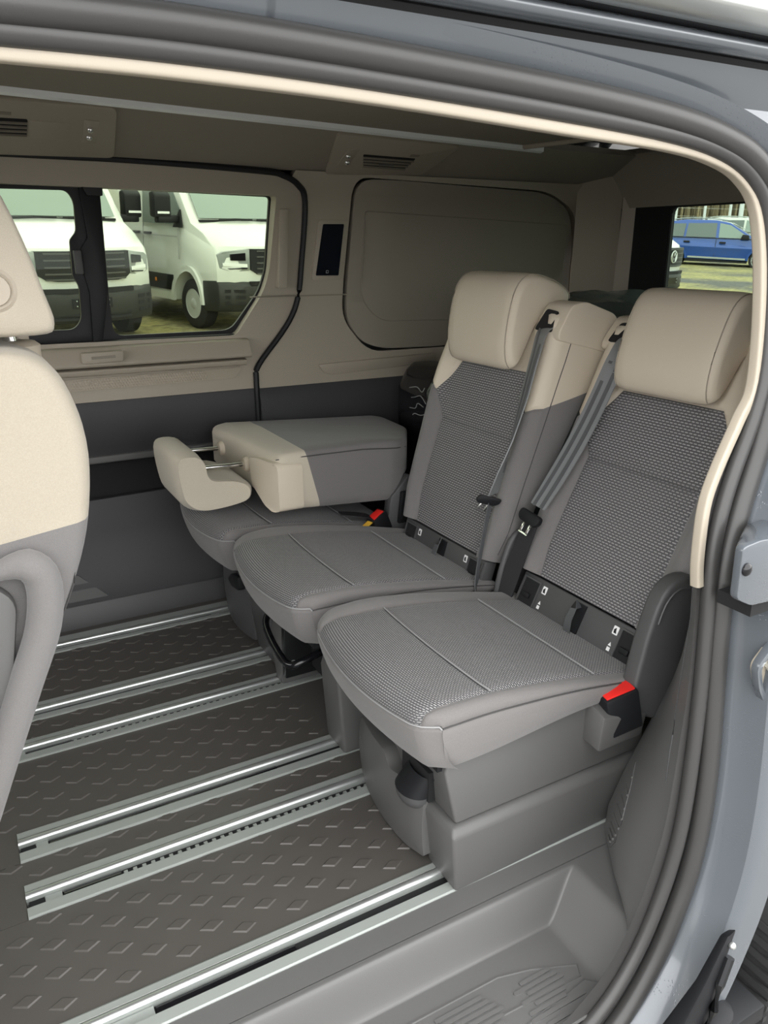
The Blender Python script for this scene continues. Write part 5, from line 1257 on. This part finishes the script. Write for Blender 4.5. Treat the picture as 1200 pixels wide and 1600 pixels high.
# ---------------- blue estate car seen side on
def sdef(x, y, z):
    f = max(0, (abs(x) - 1.7) / .85)
    return (x - (1 if x > 0 else -1) * f * .25 * abs(y / .97) ** 3, y * (1 - .20 * max(0, z - .98) / .75) * (1 - .06 * f), z)
def make_suv(name, label, paint, group=None):
    v = empty(name, (0, 0, 0), label, 'car', group)
    def D(mb): return mb.deform(sdef)
    up_l = [(2.50, .55), (2.52, .75), (2.42, .92), (1.60, 1.06), (1.15, 1.14), (.30, 1.62), (-.2, 1.70), (-1.2, 1.70), (-1.85, 1.62), (-2.30, 1.18), (-2.48, 1.02), (-2.52, .62), (-2.42, .34)]
    low = [(-1.50 - .40, .30)] + list(reversed(arch(-1.50, .40, .34, 8)))[1:-1] + [(-1.50 + .40, .30), (1.49 - .40, .26)] + list(reversed(arch(1.49, .40, .34, 8)))[1:-1] + [(1.49 + .40, .30), (2.42, .32)]
    D(MB().prism(up_l + low, 'y', -.97, -.92, -.75, -.4, 0, .4, .75, .92, .97)).build('body', paint, v, local=True, bevel=.03, ang=50, smooth=35)
    for sg in (-1, 1):
        def S(poly, off=.012): return D(MB().prism(poly, 'y', *sorted((sg * .955, sg * (.97 + off)))))
        S([(-2.14, 1.10), (-1.25, 1.10), (-1.22, 1.56), (-1.72, 1.54)]).build('rear_quarter_window', 'car_glass', v, local=True)
        S([(-1.17, 1.10), (-.12, 1.10), (-.15, 1.60), (-1.14, 1.57)]).build('rear_door_window', 'car_glass', v, local=True)
        S([(-.02, 1.10), (1.08, 1.10), (.32, 1.54), (-.05, 1.60)]).build('front_door_window', 'windscreen', v, local=True)
        S([(-2.10, 1.06), (1.15, 1.06), (1.15, 1.085), (-2.10, 1.085)], .016).build('window_trim', 'black_plastic', v, local=True)
        S([(-1.0, .37), (1.0, .35), (1.0, .41), (-1.0, .43)], .03).build('sill_trim', 'aluminium', v, local=True)
        S([(-1.08, .24), (1.08, .24), (1.08, .33), (-1.08, .35)], .0).build('sill_lower', 'black_plastic', v, local=True)
        S([(-.10, .45), (-.085, .45), (-.085, 1.08), (-.10, 1.08)], .003).build('door_gap', 'black_plastic', v, local=True)
        for hx in (-1.22, .03):
            S([(hx, .90), (hx + .22, .90), (hx + .22, .96), (hx, .96)], .03).build('door_handle', 'black_plastic', v, local=True, bevel=.008)
        MB().prism(rpoly([(.72, 1.06), (1.02, 1.06), (1.0, 1.22), (.78, 1.24)], .04), 'y', *sorted((sg * .93, sg * 1.12))).build('mirror', 'black_plastic', v, local=True, bevel=.02)
        MB().tube(cr([(.15, sg * .66, 1.70), (-.3, sg * .64, 1.745), (-1.2, sg * .64, 1.745), (-1.75, sg * .66, 1.68)], 4), .022, 6).build('roof_bar', 'aluminium', v, local=True)
        for wx in (-1.50, 1.49):
            S(list(arch(wx, .47, .34, 12)) + list(reversed(arch(wx, .40, .34, 12))), .02).build('wheel_arch', 'black_plastic' if False else paint, v, local=True)
            y = sg * .84
            ty = MB().lathe((wx, y, .375), 'y', [(.27, -.12), (.35, -.12), (.372, -.09), (.375, 0), (.372, .09), (.35, .12), (.27, .12), (.27, -.12)], 32).build('wheel', 'tyre', v, local=True)
            MB().lathe((wx, y + sg * .06, .375), 'y', [(.27, 0), (.27, sg * .02), (.001, sg * .02)], 24).build('brake_disc', 'black_matte', ty, local=True)
            rm = MB().lathe((wx, y + sg * .112, .375), 'y', [(.285, 0), (.285, sg * .012), (.262, sg * .012), (.262, 0), (.285, 0)], 28).build('rim', 'wheel_silver', ty, local=True)
            for k in range(10):
                a = 2 * math.pi * k / 10 + .1
                MB().box(-.016, .016, 0, .012, .02, .27).deform(lambda p, q, s: (wx + math.cos(a) * s - math.sin(a) * p * (1.2 - s * 1.5), y + sg * (.108 + q), .375 + math.sin(a) * s + math.cos(a) * p * (1.2 - s * 1.5))).build('spoke', 'wheel_silver', ty, local=True)
    D(MB().loft([[(1.30 - .95 * i / 5 + .01, -.72 + 1.44 * j / 8, 1.15 + .45 * i / 5 + .02) for j in range(9)] for i in range(6)], closed=False)).build('windscreen', 'windscreen', v, local=True)
    D(MB().box(2.46, 2.53, -.5, .5, .55, .88)).build('grille', 'black_plastic', v, local=True)
    for sg in (-1, 1): D(MB().box(2.3, 2.50, *sorted((sg * .58, sg * .93)), .80, .92)).build('headlamp', 'lamp_glass', v, local=True)
    return v
suv = make_suv('estate_car', 'blue estate car parked side on, seen through the tailgate window', 'blue_paint', 'parked cars')
put(suv, 33.5, 1121, 88, zoff=-.10)
car2 = copy_tree(suv); car2['label'] = 'white car roof showing behind the bonnet of the blue car'
put(car2, 42.0, 1168, 75, zoff=.0)
for o in [car2] + list(car2.children_recursive):
    if o.type == 'MESH' and o.data.materials and o.data.materials[0] == MATS['blue_paint']:
        o.data = o.data.copy(); o.data.materials[0] = MATS['white_paint']
# ---------------- fence
fe = empty('fence', (30, 36, gz(30, 36)), 'wire mesh fence with grey metal posts in front of the reeds', 'fence')
def fpt(px, dist, h):
    be = R(61.0) - math.atan((px - 600) / 1268.7); x, y = dist * math.cos(be), dist * math.sin(be)
    return Vector((x, y, gz(x, y) + h))
for px, hh in ((1006, 2.6), (1050, 2.6), (1094, 2.6), (1133, 2.5), (1170, 2.5), (1205, 2.5), (1240, 2.5)):
    a, b2 = fpt(px, 46, 0), fpt(px, 46, hh)
    MB().tube([a, b2, b2 + Vector((.25, -.05, .55))], .07, 8).build('post', 'post_metal', fe)
lp = MB().tube([fpt(1150, 44, 0), fpt(1150, 44, 8)], .11, 10).build('lamp_post', 'post_metal')
tag(lp, 'tall pale lamp post standing by the fence', 'lamp post')
for h in (.5, .9, 1.3, 1.7, 2.1, 2.5, 2.9):
    MB().tube([fpt(990, 46, h), fpt(1130, 46, h), fpt(1260, 46, h)], .005, 4).build('wire', 'post_metal', fe)
